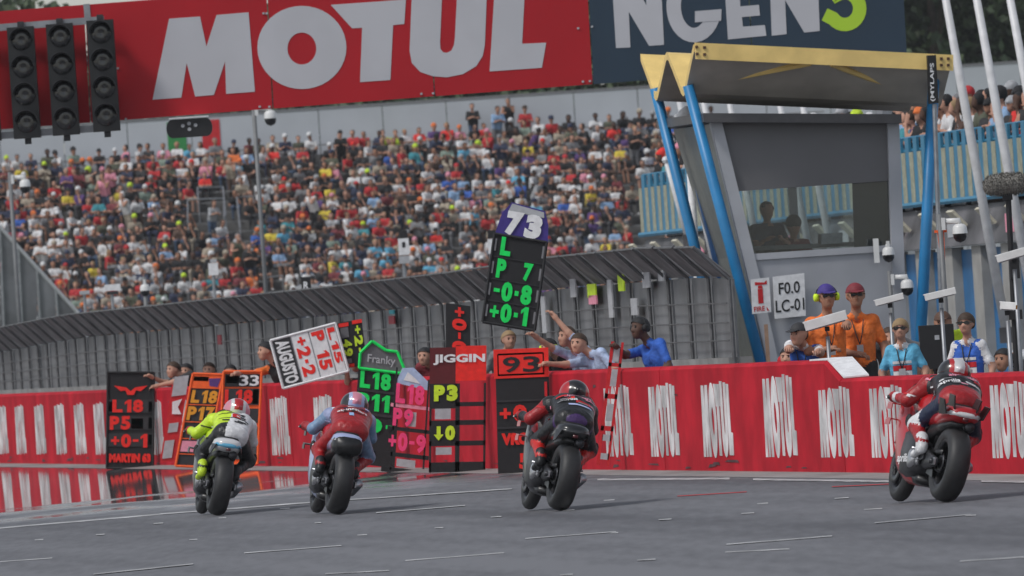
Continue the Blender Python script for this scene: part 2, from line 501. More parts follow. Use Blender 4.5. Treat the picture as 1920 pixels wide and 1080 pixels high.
mb.loft([[wallpt(YS0 - .05, .04, HLO + .004), wallpt(YS0 - .05, WT - .01, HLO + .004), wallpt(YS0 - .05, WT - .01, HLO + .02), wallpt(YS0 - .05, .04, HLO + .02)],
         [wallpt(YS1, .04, HHI + .004), wallpt(YS1, WT - .01, HHI + .004), wallpt(YS1, WT - .01, HHI + .02), wallpt(YS1, .04, HHI + .02)],
         [wallpt(YS1 + 1.0, .04, HHI + .004), wallpt(YS1 + 1.0, WT - .01, HHI + .004), wallpt(YS1 + 1.0, WT - .01, HHI + .02), wallpt(YS1 + 1.0, .04, HHI + .02)]])
part('ramp_cap', mb, P('white'), wall)
y = YS1
k = 0
while y < 236:
    wall_piece(y, y + 5.0 - .015, HHI, HHI, o0=.004 * (k % 2))
    y += 5.0
    k += 1
SCUFF = mat('tyre_scuff', (.09, .03, .035), rough=.7, var=.4, scale=4)
rs = random.Random(5)
for k in range(70):
    yy = rs.uniform(95, 200)
    L_ = rs.uniform(.1, .9)
    h_ = rs.uniform(.01, .035)
    z_ = rs.choice([rs.uniform(.02, .1), rs.uniform(.02, .06), rs.uniform(.1, 1.0)])
    mb = MB().prism([wallpt(yy, -.0035, z_), wallpt(yy + L_, -.0035, z_ + rs.uniform(-.02, .02)), wallpt(yy + L_ * .8, -.0035, z_ + h_), wallpt(yy + .1 * L_, -.0035, z_ + h_)], E1 * .002)
    part('scuff_mark', mb, SCUFF, wall)
# lettering on the track side of the wall, one word for each panel
WPAINT = mat('worn_white_paint', (.6, .58, .58), rough=.6, var=.35, scale=2.2)
for cx, top in [(1895, .86), (1782, .86), (1665, .86), (1568, .86), (1463, 1.0), (1345, .95), (1245, .95), (1160, .95), (1085, .95), (700, .95), (608, .95), (525, .95), (435, .95), (345, .95), (295, .95), (187, .95), (150, .95), (113, .95), (75, .95), (38, .95), (5, .95), (-25, .95)]:
    yc = on_line(cx, 800, 0).y
    wd = 1.9 if cx > 400 else 1.4
    c = wallpt(yc, -.004, 0)
    def fn(p, c=c, wd=wd, top=top):
        return c + E2 * (-((p[0] - 655) / 738 * wd)) + UP * (.14 + (top - .14) * ((187 - p[1] - .0762 * (p[0] - 655)) / 205 - .13) / .74)
    mb = MB()
    motul(mb, fn, E1 * .006)
    part('lettering', mb, WPAINT, wall)

# ------------------------------------------------------------------ debris fence behind the crews
FOFF = 3.0
fence = thing('debris_fence', 'tall grey debris fence with top bent over towards the track behind the pit crews', 'fence', wallpt(160, FOFF, 0))
FPAN = mat('grey_fence_sheet', (.17, .175, .185), rough=.5, var=.25, scale=1.5)
FTOP = mat('grey_fence_mesh_top', (.25, .247, .255), rough=.6, var=.3, scale=3)
FPOST = mat('fence_post', (.12, .122, .128), rough=.5, metal=.2, var=.2)
FBASE = mat('fence_concrete', (.27, .265, .26), rough=.85, var=.2, scale=2, bump=.1)
tops = [(-60, 630), (0, 618), (143, 590), (320, 572), (427, 560), (640, 538), (917, 505), (1030, 485), (1280, 460), (1345, 462)]
tY = []
for px, py in tops:
    p = on_line(px, py, FOFF - .25)
    tY.append((p.y, p.z - gz(p.x)))
def ftop(y):
    for (ya, za), (yb, zb) in zip(tY, tY[1:]):
        if yb <= y <= ya:
            return zb + (za - zb) * (y - yb) / (ya - yb)
    return tY[0][1] if y > tY[0][0] else tY[-1][1]
y = tY[-1][0]
step = 1.45
i = 0
while y < 236:
    h0, h1 = ftop(y), ftop(y + step)
    b0, b1 = h0 - .42, h1 - .42
    lo = 1.12
    mb = MB()
    rr = rnd.uniform(-.012, .012)
    mb.prism([wallpt(y + .07, FOFF + rr, lo), wallpt(y + step - .04, FOFF + rr, lo), wallpt(y + step - .04, FOFF + rr, b1), wallpt(y + .07, FOFF + rr, b0)], E1 * .03)
    part('panel', mb, FPAN, fence)
    mb = MB()
    mb.prism([wallpt(y + .06, FOFF, b0 + .02), wallpt(y + step - .03, FOFF, b1 + .02), wallpt(y + step - .03, FOFF - .42, h1), wallpt(y + .06, FOFF - .42, h0)], E1 * .02)
    part('overhang_panel', mb, FTOP, fence)
    mb = MB()
    mb.tube([wallpt(y, FOFF - .05, 0), wallpt(y, FOFF - .05, b0), wallpt(y, FOFF - .48, h0 + .02)], .028, 6)
    part('post', mb, FPOST, fence)
    mb = MB()
    mb.prism([wallpt(y + .01, FOFF - .12, -.05), wallpt(y + step - .01, FOFF - .12, -.05), wallpt(y + step - .01, FOFF - .12, lo), wallpt(y + .01, FOFF - .12, lo)], E1 * .3)
    part('concrete_base', mb, FBASE, fence)
    y += step
    i += 1
for zf in (.22, .45, .7):
    mb = MB()
    pts = [wallpt(yy, FOFF - .1, 1.12 + zf * (ftop(yy) - .42 - 1.12)) for yy in np.arange(tY[-1][0], 236, 6)]
    mb.tube(pts, .009, 5)
    part('cable', mb, FPOST, fence)
mb = MB()
pts = [wallpt(yy, FOFF - .46, ftop(yy) + .015) for yy in np.arange(tY[-1][0], 236, 4)]
mb.tube(pts, .016, 5)
part('top_rail', mb, FPOST, fence)
for px, py, w, h, c in [(1110, 545, .3, .18, 'neon'), (1112, 562, .28, .12, 'pink'), (1165, 530, .2, .22, 'neon'), (1075, 540, .2, .25, 'lightgrey'), (1212, 525, .25, .2, 'lightgrey'), (735, 600, .25, .12, 'maroon'), (735, 585, .2, .06, 'teal'), (412, 637, .2, .16, 'maroon'),
                        (1190, 575, .22, .22, 'lightgrey'), (1240, 505, .2, .3, 'lightgrey'), (1145, 560, .15, .5, 'silver'), (1020, 590, .16, .5, 'silver')]:
    c0 = on_line(px, py, FOFF - .1)
    mb = MB().box(c0, w * 2.2, .02, h, (E2, E1, UP))
    part('sticker', mb, P(c), fence)

# ------------------------------------------------------------------ gantry with the big advertising board
YG = 178.0
gan = thing('start_gantry', 'overhead start gantry with big red and navy advertising boards across the track', 'gantry', Vector((0, YG, gz(0))))
SIGNRED = mat('sign_red', PAL['signred'], rough=.6, var=.06, scale=.7, spec=.2)
SIGNNAVY = mat('sign_navy', PAL['signnavy'], rough=.5, var=.08, scale=.7)
SIGNWHITE = mat('sign_white', (.5, .5, .53), rough=.5, var=.05, scale=1.0)
SIGNLIME = mat('sign_lime', PAL['limegreen'], rough=.5, var=.05, scale=1.0)
def fg(p, d=0.0):
    return at(p[0], p[1], YG - d)
def bottom(x): return 241.5 - .0762 * x
def topy(x): return 21.0 - .0762 * x
cuts = [-220, -60, 158, 500, 803, 1100, 1400, 1690]
for a, b in zip(cuts, cuts[1:]):
    g = 1.2
    mb = MB()
    xs = 13.0 / 240
    if a == 1100:
        pass
    q = [fg((a + g - xs * 0, topy(a))), fg((b - g, topy(b))), fg((b - g + 12, bottom(b))), fg((a + g + 12, bottom(a)))]
    mb.prism(q, (0, .06, 0))
    part('board_panel', mb, SIGNRED if b <= 1100 else SIGNNAVY, gan)
mb = MB()
motul(mb, lambda p: fg(p, .008), (0, .006, 0))
part('lettering', mb, SIGNWHITE, gan)
mb = MB()
off = (0, .006, 0)
fl = lambda p: fg(p, .008)
mb.prism([fl(p) for p in [(1146, -55), (1176, -57), (1212, 10), (1209, -59), (1238, -61), (1245, 84), (1217, 86), (1179, 22), (1182, 89), (1155, 90)]], off)
mb.prism([fl(p) for p in [(1356, -64), (1424, -69), (1426, -46), (1386, -43), (1388, 12), (1423, 9), (1425, 29), (1391, 32), (1393, 50), (1434, 47), (1437, 67), (1365, 74)]], off)
mb.prism([fl(p) for p in [(1442, -70), (1471, -72), (1506, -5), (1503, -75), (1532, -77), (1537, 58), (1508, 61), (1472, 0), (1475, 64), (1447, 67)]], off)
arc = [(1301 + 38 * math.cos(a), 11 - 55 * math.sin(a)) for a in [math.radians(x) for x in range(45, 348, 12)]]
mb.strip(arc, 27, fl, off)
mb.prism([fg(p, .013) for p in [(1303, 21), (1353, 17), (1352, 39), (1328, 40), (1303, 42)]], off)
part('lettering', mb, SIGNWHITE, gan)
mb = MB()
mb.strip([(1616, -66), (1568, -62), (1563, -14)] + [(1584 + 28 * math.cos(a), 16 - 30 * math.sin(a)) for a in [math.radians(x) for x in range(125, -150, -14)]] + [(1546, 27)], 25, fl, off)
part('lettering', mb, SIGNLIME, gan)
# frame tubes behind the board and grey straps
mb = MB()
for t in (.05, .5, .95):
    mb.tube([fg((-220, topy(-220) + t * 220), -.18), fg((1690, topy(1690) + t * 220), -.18)], .05, 8)
part('truss', mb, METAL, gan)
for x in (-320, 1760):
    mb = MB()
    top_ = fg((x if x < 0 else 1640, 40 if x < 0 else 0), -.22)
    mb.tube([Vector((top_.x, top_.y, gz(top_.x) - .1)), Vector((top_.x, top_.y, top_.z + .8))], .16, 10)
    part('pillar', mb, METAL, gan)
mb = MB()
mb.prism([fg((156, 8), .012), fg((168, 7), .012), fg((171, 40), .012), fg((159, 40), .012)], (0, .01, 0))
part('strap', mb, METAL, gan)
BOLT = P('lightgrey')
for x, yy in [(494, 25), (500, 25), (487, 200), (505, 200), (790, 176), (812, 175), (1093, 153), (1106, 152), (1084, 53), (1110, 50), (236, 223), (221, 128)]:
    part('bolt', MB().box(fg((x, yy), .012), .035, .02, .03), BOLT, gan)
for yy, x0, x1 in [(46, -60, 195), (249, -60, 205)]:
    mb = MB()
    mb.prism([fg((x0, yy - .0762 * x0 - 5 + 4), .25), fg((x1, yy - .0762 * x1 - 5 + 4), .25), fg((x1, yy - .0762 * x1 + 8 + 4), .25), fg((x0, yy - .0762 * x0 + 8 + 4), .25)], (0, .06, 0))
    part('light_rail', mb, METAL, gan)
# start lights
LENS = mat('unlit_lens', (.02, .02, .022), rough=.15, var=.1, coat=.5)
LBOX = mat('signal_black', (.012, .012, .013), rough=.5, var=.2)
VISOR = mat('visor_black', (.035, .035, .038), rough=.32, var=.1)
light_names = ['unlit black four-lamp start signal beside the white lettering, end of the row', 'unlit black four-lamp start signal in the middle of the row of three on red board',
               'unlit black four-lamp start signal two along from the white lettering', 'black start signal cut off at the outer end of the row']
for k, (xt, yt) in enumerate([(187, 38), (111, 45), (38, 51), (-36, 57)]):
    c = at(xt + 7, yt + 104, YG - .45)
    t = thing('start_light', light_names[k], 'signal light', c, 'start lights on the gantry')
    part('housing', MB().box(c, .42, .2, 1.74), LBOX, t)
    for j in range(4):
        lc = at(xt + 2.0 + 3.4 * j, yt + 24 + 51.5 * j, YG - .56)
        ln_ = part('lens', MB().lathe([(0, .0), (-.02, .1), (0, .165), (.02, .165)], lc, (0, 1, 0), 20), LENS, t, True)
        mb = MB()                                           # hood over the lens
        n = 14
        ring = []
        for (dy, r0) in ((0, .175), (-.26, .19)):
            for a in range(n + 1):
                an = math.radians(5 + 170 * a / n)
                ring.append(lc + Vector((math.cos(an) * r0, dy, math.sin(an) * r0)))
        m_ = n + 1
        inner = [p - (p - lc) * 0.07 for p in ring]
        vs = ring + inner
        fs = []
        for a in range(n):
            fs += [(a, a + 1, m_ + a + 1, m_ + a), (2 * m_ + a, 3 * m_ + a, 3 * m_ + a + 1, 2 * m_ + a + 1), (m_ + a, m_ + a + 1, 3 * m_ + a + 1, 3 * m_ + a)]
        mb.add(vs, fs)
        part('visor', mb, VISOR, ln_, True)
    part('bracket', MB().box(c + Vector((0, .15, .9)), .1, .1, .12).box(c + Vector((0, .15, -.9)), .1, .1, .12), DARKMETAL, t)
# black pill-shaped lamp unit hanging below the board
c = at(355, 240, YG - .1)
t = thing('marker_lamp', 'black pill-shaped lamp unit with four small lenses under the red board', 'lamp', c)
poly = [c + Vector((sx * .27 + .09 * math.cos(a), 0, .15 * math.sin(a) * .95)) for sx, r in ((1, (-90, 91)), (-1, (90, 271))) for a in [math.radians(x) for x in range(r[0], r[1], 20)]]
part('housing', MB().prism(poly, (0, .14, 0)), LBOX, t)
part('cover', MB().box(c + Vector((0, .05, .165)), .62, .24, .02), P('white'), t)
for dx, dz in ((-.1, .04), (0, .07), (.1, .04), (0, -.02)):
    part('lens', MB().lathe([(0, .0), (-.01, .025), (.01, .03)], c + Vector((dx, -.01, dz)), (0, 1, 0), 10), P('lightgrey'), t)

# ------------------------------------------------------------------ timing cabin with yellow folded roof on blue legs
BLUELEG = mat('blue_paint', (.018, .21, .47), rough=.4, var=.12, scale=3)
ROOFY = mat('yellow_paint', PAL['roofyellow'], rough=.45, var=.1, scale=3)
CABG = mat('cabin_grey', (.36, .37, .40), rough=.45, var=.08, scale=1.5)
CABD = mat('cabin_shutter', (.14, .137, .143), rough=.5, var=.08, scale=1)
CABL = mat('cabin_light_grey', (.42, .43, .46), rough=.45, var=.08, scale=1.5)
TRIM = mat('cabin_trim', (.085, .083, .087), rough=.45, var=.1)
P0 = on_line(1450, 600, 5.0)
def cf(px, py, d=0.0):           # on the cabin's front plane, d metres behind it
    return on_plane(px, py, P0 + E2 * d, E1)
def drop(p, z=None):
    return Vector((p.x, p.y, gz(p.x) if z is None else z))
cab = thing('timing_cabin', 'grey two-storey timing cabin with big window under a yellow folded roof', 'cabin', drop(P0))
def slab(name, pts, m, d=0.0, th=.06):
    return part(name, MB().prism([cf(x, y_, d) for x, y_ in pts], E2 * th), m, cab)
slab('lower_panel', [(1413, 486), (1690, 466), (1700, 700), (1700, 900), (1530, 900), (1463, 700)], CABG, 0)
slab('shutter_panel', [(1352, 228), (1664, 229), (1667, 339), (1380, 359)], CABD, .02)
slab('sill', [(1410, 476), (1674, 459), (1675, 471), (1413, 488)], CABL, -.03, .12)
slab('corner_post', [(1331, 222), (1352, 222), (1425, 520), (1500, 860), (1478, 860), (1403, 520)], CABL, -.05, .16)
slab('corner_post', [(1664, 228), (1686, 228), (1697, 520), (1708, 860), (1684, 860), (1674, 520)], CABL, -.05, .16)
slab('roof_slab', [(1318, 212), (1690, 214), (1691, 231), (1320, 229)], TRIM, -.25, 3.6)
slab('floor_slab', [(1418, 500), (1690, 480), (1690, 489), (1420, 509)], TRIM, .1, 3.0)
for pts in ([(1345, 242), (1320, 242)],):
    a0, a1 = cf(1336, 232, .05), cf(1478, 860, .05)
    part('side_wall', MB().prism([a0, cf(1413, 480, .05), a1, a1 + E2 * 3.0, cf(1413, 480, .05) + E2 * 3.0, a0 + E2 * 3.0][0:1] + [cf(1413, 480, .05), a1, a1 + E2 * 3.0, cf(1413, 480, .05) + E2 * 3.0, a0 + E2 * 3.0], E1 * .05), mat('side_panel', (.16, .165, .15), rough=.4, var=.1), cab)
GL = glass_mat('window_glass', (.86, .9, .9), .03)
part('window_pane', MB().prism([cf(1381, 360, .03), cf(1667, 340, .03), cf(1675, 468, .03), cf(1411, 486, .03)], E2 * .01), GL, cab)
part('rear_window_pane', MB().prism([cf(1392, 330, 2.9), cf(1640, 325, 2.9), cf(1640, 480, 2.9), cf(1410, 490, 2.9)], E2 * .01), GL, cab)
slab('rear_shutter', [(1340, 235), (1640, 232), (1640, 338), (1372, 352)], CABD, 2.95, .05)
slab('rear_post', [(1478, 340), (1493, 340), (1502, 485), (1487, 485)], CABL, 2.85, .08)
slab('rear_wall', [(1400, 486), (1640, 470), (1640, 860), (1450, 860)], CABG, 2.95, .05)
slab('blind', [(1598, 343), (1664, 338), (1672, 462), (1602, 466)], mat('blind_dark', (.02, .022, .026), rough=.5, var=.1), .25, .02)
slab('desk', [(1412, 462), (1670, 450), (1672, 458), (1413, 470)], mat('desk_grey', (.2, .2, .2), var=.1), .6, .7)
slab('paper_box', [(1540, 438), (1580, 436), (1580, 456), (1540, 458)], P('lightgrey'), .5, .25)
# folded yellow roof: two troughs running from the track side to the pit side
LT = [(0, 83), (None, 0), (0, 0), (None, 0), (0, 80)]
RL = cf(1300, 83, -.7)
RR = cf(1783, 104, -.7)
prof = [(0, 0), (.85, -.52), (1.0, -.56), (1.15, -.52), (1.95, -.06), (2.05, -.04), (2.15, -.06), (2.95, -.52), (3.1, -.56), (3.25, -.52), (4.1, 0)]
up = []
th = .10
mb = MB()
ringL = [RL + E2 * a + UP * z for a, z in prof] + [RL + E2 * a + UP * (z - th) for a, z in prof[::-1]]
ringR = [RR + E2 * a + UP * z for a, z in prof] + [RR + E2 * a + UP * (z - th) for a, z in prof[::-1]]
np_ = len(prof)
vs = ringL + ringR
n = 2 * np_
fs = [(k, (k + 1) % n, n + (k + 1) % n, n + k) for k in range(n)]
for o in (0, n):
    fs += [(o + k, o + k + 1, o + n - 2 - k, o + n - 1 - k) for k in range(np_ - 1)]
mb.add(vs, fs)
for i, f in enumerate(mb.f):
    if np_ <= i < n and i != n - 1 and len(f) == 4: mb.m[i] = 1
roof = part('folded_roof', mb, [ROOFY, mat('roof_underside', (.5, .46, .4), rough=.6, var=.12, scale=2)], cab)
part('fascia', MB().prism([cf(1302, 80, -.74), cf(1786, 103, -.74), cf(1786, 133, -.74), cf(1304, 111, -.74)], E2 * -.05), ROOFY, cab)
for xx, yy in [(1306, 88), (1321, 89), (1307, 101), (1321, 102), (1765, 110), (1778, 110), (1765, 122), (1778, 122)]:
    part('bolt', MB().box(cf(xx, yy, -.8), .035, .02, .035, (E1, E2, UP)), P('brown'), cab)
for pa, pb, da, db in [((1312, 158), (1520, 118), .12, -.66), ((1560, 120), (1712, 176), -.66, .15), ((1312, 166), (1745, 187), .2, .2)]:
    part('roof_strut', MB().tube([cf(*pa, da), cf(*pb, db)], .045, 6), ROOFY, cab)
def leg(p, q, d, r=.072, m=BLUELEG):
    a, b = cf(*p, d), cf(*q, d)
    k = (b.z - gz(b.x)) / (a.z - b.z)
    e = b + (b - a) * k
    e.z = gz(e.x)
    part('leg', MB().tube([a, e], r, 12), m, cab, True)
leg((1290, 160), (1425, 675), -.05)
leg((1228, 165), (1347, 640), 2.6)
leg((1752, 130), (1728, 600), -.3, .075)
leg((1286, 250), (1372, 600), 2.8, .06, mat('blue_paint_dark', (.012, .1, .28), rough=.4, var=.1))
c = cf(1347, 668, 2.6)
part('footing', MB().box(Vector((c.x, c.y, gz(c.x) + .35)), .3, .3, 1.3), P('cream'), cab)
c = cf(1425, 700, -.05)
part('footing', MB().box(Vector((c.x + .15, c.y, gz(c.x) + .3)), .5, .3, 1.0), BLUELEG, cab)
# vertical black sign
c = cf(1748, 149, -.95)
t = thing('vertical_sign', 'narrow upright black sign with white letters at the end of the yellow roof', 'sign', cf(1752, 193, -.95))
part('sign_plate', MB().prism([cf(1739, 104, -.95), cf(1755, 103, -.95), cf(1760, 193, -.95), cf(1743, 195, -.95)], E2 * .08), LBOX, t)
fnm = lambda p: cf(1743.5 + p[1] * 12 + (1 - p[0]) * -4 + 5 * (1 - p[0]), 190 - p[0] * 72, -.957)
mb = MB()
text_on(mb, '(MYLAPS', fnm, 0, 0, 1, .8, .02)
part('lettering', mb, P('white'), t)
mb = MB().tube([cf(1752, 195, -.9), drop(cf(1765, 690, -.9))], .03, 8)
part('pole', mb, METAL, t)
# signs on the cabin front
t = thing('number_sign', 'white sign with black characters F0.0 LC-01 on grey cabin wall', 'sign', cf(1480, 597, -.12))
part('sign_plate', MB().prism([cf(1449, 519, -.1), cf(1508, 512, -.1), cf(1511, 592, -.1), cf(1453, 598, -.1)], E2 * .02), P('white'), t)
def fsn(p): return cf(1449 + p[0] * 59 + p[1] * 3.5, 519 + p[1] * 79 - p[0] * 6.5, -.106)
mb = MB()
text_on(mb, 'F0.0', fsn, .17, .16, .84, .44, .012)
text_on(mb, 'LC-01', fsn, .05, .57, .96, .86, .012)
part('lettering', mb, P('black'), t)
t = thing('fire_sign', 'white sign with red extinguisher symbol on a wooden post beside cabin', 'sign', cf(1438, 690, -.4))
part('sign_plate', MB().prism([cf(1408, 524, -.4), cf(1442, 520, -.4), cf(1446, 585, -.4), cf(1411, 589, -.4)], E2 * .02), P('white'), t)
def fs2(p): return cf(1408 + p[0] * 34 + p[1] * 3.5, 524 + p[1] * 65 - p[0] * 4, -.406)
mb = MB()
mb.add([fs2(p) for p in [(.34, .30), (.62, .30), (.62, .72), (.34, .72)]], [(0, 1, 2, 3)])
mb.add([fs2(p) for p in [(.38, .2), (.58, .2), (.62, .29), (.34, .29)]], [(0, 1, 2, 3)])
mb.add([fs2(p) for p in [(.2, .09), (.72, .13), (.86, .07), (.86, .19), (.2, .18)]], [(0, 1, 2, 3, 4)])
text_on(mb, 'FIRE', fs2, .08, .8, .68, .94, .02)
mb.add([fs2(p) for p in [(.76, .82), (.92, .95), (.8, .95)]], [(0, 1, 2)])
part('symbol', mb, P('red'), t)
part('post', MB().box((cf(1439, 640, -.37) + drop(cf(1441, 700, -.37))) / 2, .05, .05, (cf(1439, 585, -.37).z - gz(4)) * 1.05), mat('post_wood', (.35, .22, .15), var=.15), t)

# ------------------------------------------------------------------ pit building with terrace
POFF = 15.0
def pl(px, py): return on_line(px, py, POFF)
yA, yB = pl(2010, 360).y, pl(1252, 452).y
zf = 3.02
pit = thing('pit_building', 'long pit building with garages and a blue and cream slatted terrace railing', 'building', wallpt(yA, POFF, 0))
BLU = mat('slat_blue', (.03, .2, .34), rough=.5, var=.12, scale=3)
CRE = mat('slat_cream', (.36, .355, .26), rough=.6, var=.2, scale=10)
y = yA
while y < yB:
    part('slat', MB().box(wallpt(y + .16, POFF - .02, zf + .56), .32, .05, 1.16, (E2, E1, UP)), BLU, pit)
    part('slat', MB().box(wallpt(y + .50, POFF - .03, zf + .46), .34, .04, .86, (E2, E1, UP)), CRE, pit)
    y += .68
part('rail', MB().tube([wallpt(yA, POFF + .02, zf + .92), wallpt(yB, POFF + .02, zf + .92)], .03, 6), BLU, pit)
part('rail', MB().tube([wallpt(yA, POFF - .1, zf + .0), wallpt(yB, POFF - .1, zf + .0)], .05, 6), BLU, pit)
part('rail', MB().tube([wallpt(yA, POFF + .02, zf + 1.14), wallpt(yB, POFF + .02, zf + 1.14)], .02, 6), BLU, pit)
FASC = mat('fascia_grey', (.11, .105, .11), rough=.6, var=.5, scale=.9)
mb = MB().loft([[wallpt(yy, POFF, zf - .1), wallpt(yy, POFF - .25, zf - .75), wallpt(yy, POFF + 9, zf - .75), wallpt(yy, POFF + 9, zf - .1)] for yy in (yA, yB)])
part('terrace_slab', mb, FASC, pit)
part('back_wall', MB().loft([[wallpt(yy, POFF + 8.6, 0), wallpt(yy, POFF + 9, 0), wallpt(yy, POFF + 9, zf - .8), wallpt(yy, POFF + 8.6, zf - .8)] for yy in (yA, yB)]), CABG, pit)
DOORB = mat('door_blue', (.02, .14, .33), rough=.5, var=.15, scale=2)
COLM = mat('column_beige', (.34, .33, .31), rough=.7, var=.15, scale=2)
DARKIN = mat('garage_dark', (.025, .026, .03), rough=.7, var=.3)
y = yA
k = 0
while y < yB - 1:
    part('column', MB().box(wallpt(y, POFF - .04, 1.12), .75, .2, 2.26, (E2, E1, UP)), COLM, pit)
    part('garage_door', MB().box(wallpt(y + 1.45, POFF + .06, 1.1), 1.15, .08, 2.2, (E2, E1, UP)), DOORB, pit)
    part('garage_jamb', MB().box(wallpt(y + .62, POFF + .12, 1.1), .48, .1, 2.2, (E2, E1, UP)), DARKIN, pit)
    part('floodlight', MB().box(wallpt(y + .6, POFF - .3, zf - .3), .5, .05, .34, (E2, (E1 * .75 + UP * .66).normalized(), (UP * .75 - E1 * .66).normalized())), P('cream'), pit)
    if k % 2 == 0:
        part('fascia_notice', MB().box(wallpt(y + 1.5, POFF - .2, zf - .45), .8, .02, .3, (E2, E1, UP)), P('lightgrey' if k % 4 else 'pink'), pit)
    y += 2.35
    k += 1
# flag poles leaning out from the terrace front
FP = mat('flagpole_white', (.66, .66, .67), rough=.4, var=.08)
for i, (b, tp, r) in enumerate([((1890, 640), (1757, -90), .085), ((1950, 640), (1815, -90), .085), ((2000, 560), (1883, -60), .085), ((1335, 470), (1252, 90), .07), ((1385, 520), (1305, 120), .07),
                                ((1435, 540), (1354, 120), .07), ((1532, 540), (1447, 120), .07), ((1572, 540), (1490, 120), .07), ((1294, 462), (1248, 300), .06), ((1345, 520), (1290, 290), .06)]):
    a, c = on_line(*b, POFF - .7), on_line(*tp, POFF - .7)
    c.y = a.y
    c = at(*tp, a.y)
    mb = MB().tube([a, a.lerp(c, .5), c], [r, r * .9, r * .7], 10)
    lab = ['white flagpole leaning outward beside the furry microphone', 'white leaning flagpole passing behind the furry microphone', 'white leaning flagpole past the microphone, top out of frame'][i] if i < 3 else 'slim white flagpole leaning outward behind the timing cabin'
    o = part('flagpole', mb, FP, None, True, org=a)
    tag(o, lab, 'flagpole', 'flagpoles along the terrace')
    part('bracket', MB().box(a + Vector((0, 0, .1)), .25, .25, .25), FASC, o, org=a)
    part('finial', MB().ball(c, r * 1.2, 8), FP, o, org=a)
# white cap box seen behind the blue legs
c = cf(1287, 212, 3.2)
part('vent_cap', MB().lathe([(-.16, .16), (-.02, .17), (0, .14), (.06, .07), (.1, .0)], c, UP, 14).tube([c + UP * -.16, drop(c)], .05, 8), P('white'), cab, True)
# ------------------------------------------------------------------ figures: smooth-blended capsules turned into one skin
def snets(prims, step, k=.03):
    A = np.array([p[0] for p in prims], float); B = np.array([p[1] for p in prims], float)
    R = np.array([max(p[2], p[3]) for p in prims])
    lo = np.minimum(A - R[:, None], B - R[:, None]).min(0) - 3 * step
    hi = np.maximum(A + R[:, None], B + R[:, None]).max(0) + 3 * step
    n = np.ceil((hi - lo) / step).astype(int) + 1
    D = np.full(n, 1.0)
    for a, b, r, (pa, pb, ra, rb, *_) in zip(A, B, R, prims):
        l = np.maximum(((np.minimum(a, b) - r - k - 2 * step - lo) / step).astype(int), 0)
        h = np.minimum(((np.maximum(a, b) + r + k + 2 * step - lo) / step).astype(int) + 2, n)
        g = np.stack(np.meshgrid(*[lo[i] + step * np.arange(l[i], h[i]) for i in range(3)], indexing='ij'), -1)
        ba = b - a
        t = np.clip(((g - a) @ ba) / (ba @ ba + 1e-9), 0, 1)
        d = np.linalg.norm(g - a - t[..., None] * ba, axis=-1) - (ra + (rb - ra) * t)
        s_ = (slice(l[0], h[0]), slice(l[1], h[1]), slice(l[2], h[2]))
        o = D[s_]
        w = np.clip(.5 + .5 * (o - d) / k, 0, 1)
        D[s_] = o * (1 - w) + d * w - k * w * (1 - w)
    ins = D < 0
    c = [ins[i:n[0] - 1 + i, j:n[1] - 1 + j, m:n[2] - 1 + m] for i in (0, 1) for j in (0, 1) for m in (0, 1)]
    cnt = sum(x.astype(int) for x in c)
    act = (cnt > 0) & (cnt < 8)
    idx = -np.ones(act.shape, int)
    cells = np.argwhere(act)
    idx[act] = np.arange(len(cells))
    acc = np.zeros((len(cells), 3)); num = np.zeros(len(cells))
    cor = [(i, j, m) for i in (0, 1) for j in (0, 1) for m in (0, 1)]
    for p in cor:
        for ax in range(3):
            if p[ax] == 0:
                q = list(p); q[ax] = 1
                d0 = D[tuple((cells + p).T)]; d1 = D[tuple((cells + q).T)]
                x = (d0 < 0) != (d1 < 0)
                t = np.where(x, d0 / np.where(x, d0 - d1, 1), 0)
                pos = np.array(p, float)[None].repeat(len(cells), 0)
                pos[:, ax] += t
                acc[x] += pos[x]; num[x] += 1
    V = lo + step * (cells + acc / num[:, None])
    Fs = []
    for ax in range(3):
        s0 = [slice(1, n[i] - 1) for i in range(3)]; s1 = list(s0)
        s0[ax] = slice(0, n[ax] - 1); s1[ax] = slice(1, n[ax])
        a, b = ins[tuple(s0)], ins[tuple(s1)]
        e = np.argwhere(a != b)
        fl = a[tuple(e.T)]
        off = [1, 1, 1]; off[ax] = 0
        e = e + off
        u, v = [(1, 2), (2, 0), (0, 1)][ax]
        def cell(du, dv):
            q = e.copy(); q[:, u] -= du; q[:, v] -= dv
            return idx[tuple(q.T)]
        quad = np.stack([cell(1, 1), cell(0, 1), cell(0, 0), cell(1, 0)], 1)
        quad[~fl] = quad[~fl][:, ::-1]
        Fs.append(quad)
    Fq = np.concatenate(Fs)
    Fq = Fq[(Fq >= 0).all(1)]
    best = np.full(len(V), 9.0); lab = np.zeros(len(V), int)
    names = sorted(set(p[4] for p in prims))
    for pa, pb, ra, rb, nm, *_ in prims:
        a, b = np.array(pa, float), np.array(pb, float)
        ba = b - a
        t = np.clip(((V - a) @ ba) / (ba @ ba + 1e-9), 0, 1)
        d = np.linalg.norm(V - a - t[:, None] * ba, axis=1) - (ra + (rb - ra) * t)
        m = d < best - 1e-4
        best[m] = d[m]; lab[m] = names.index(nm)
    return V, Fq, lab, names

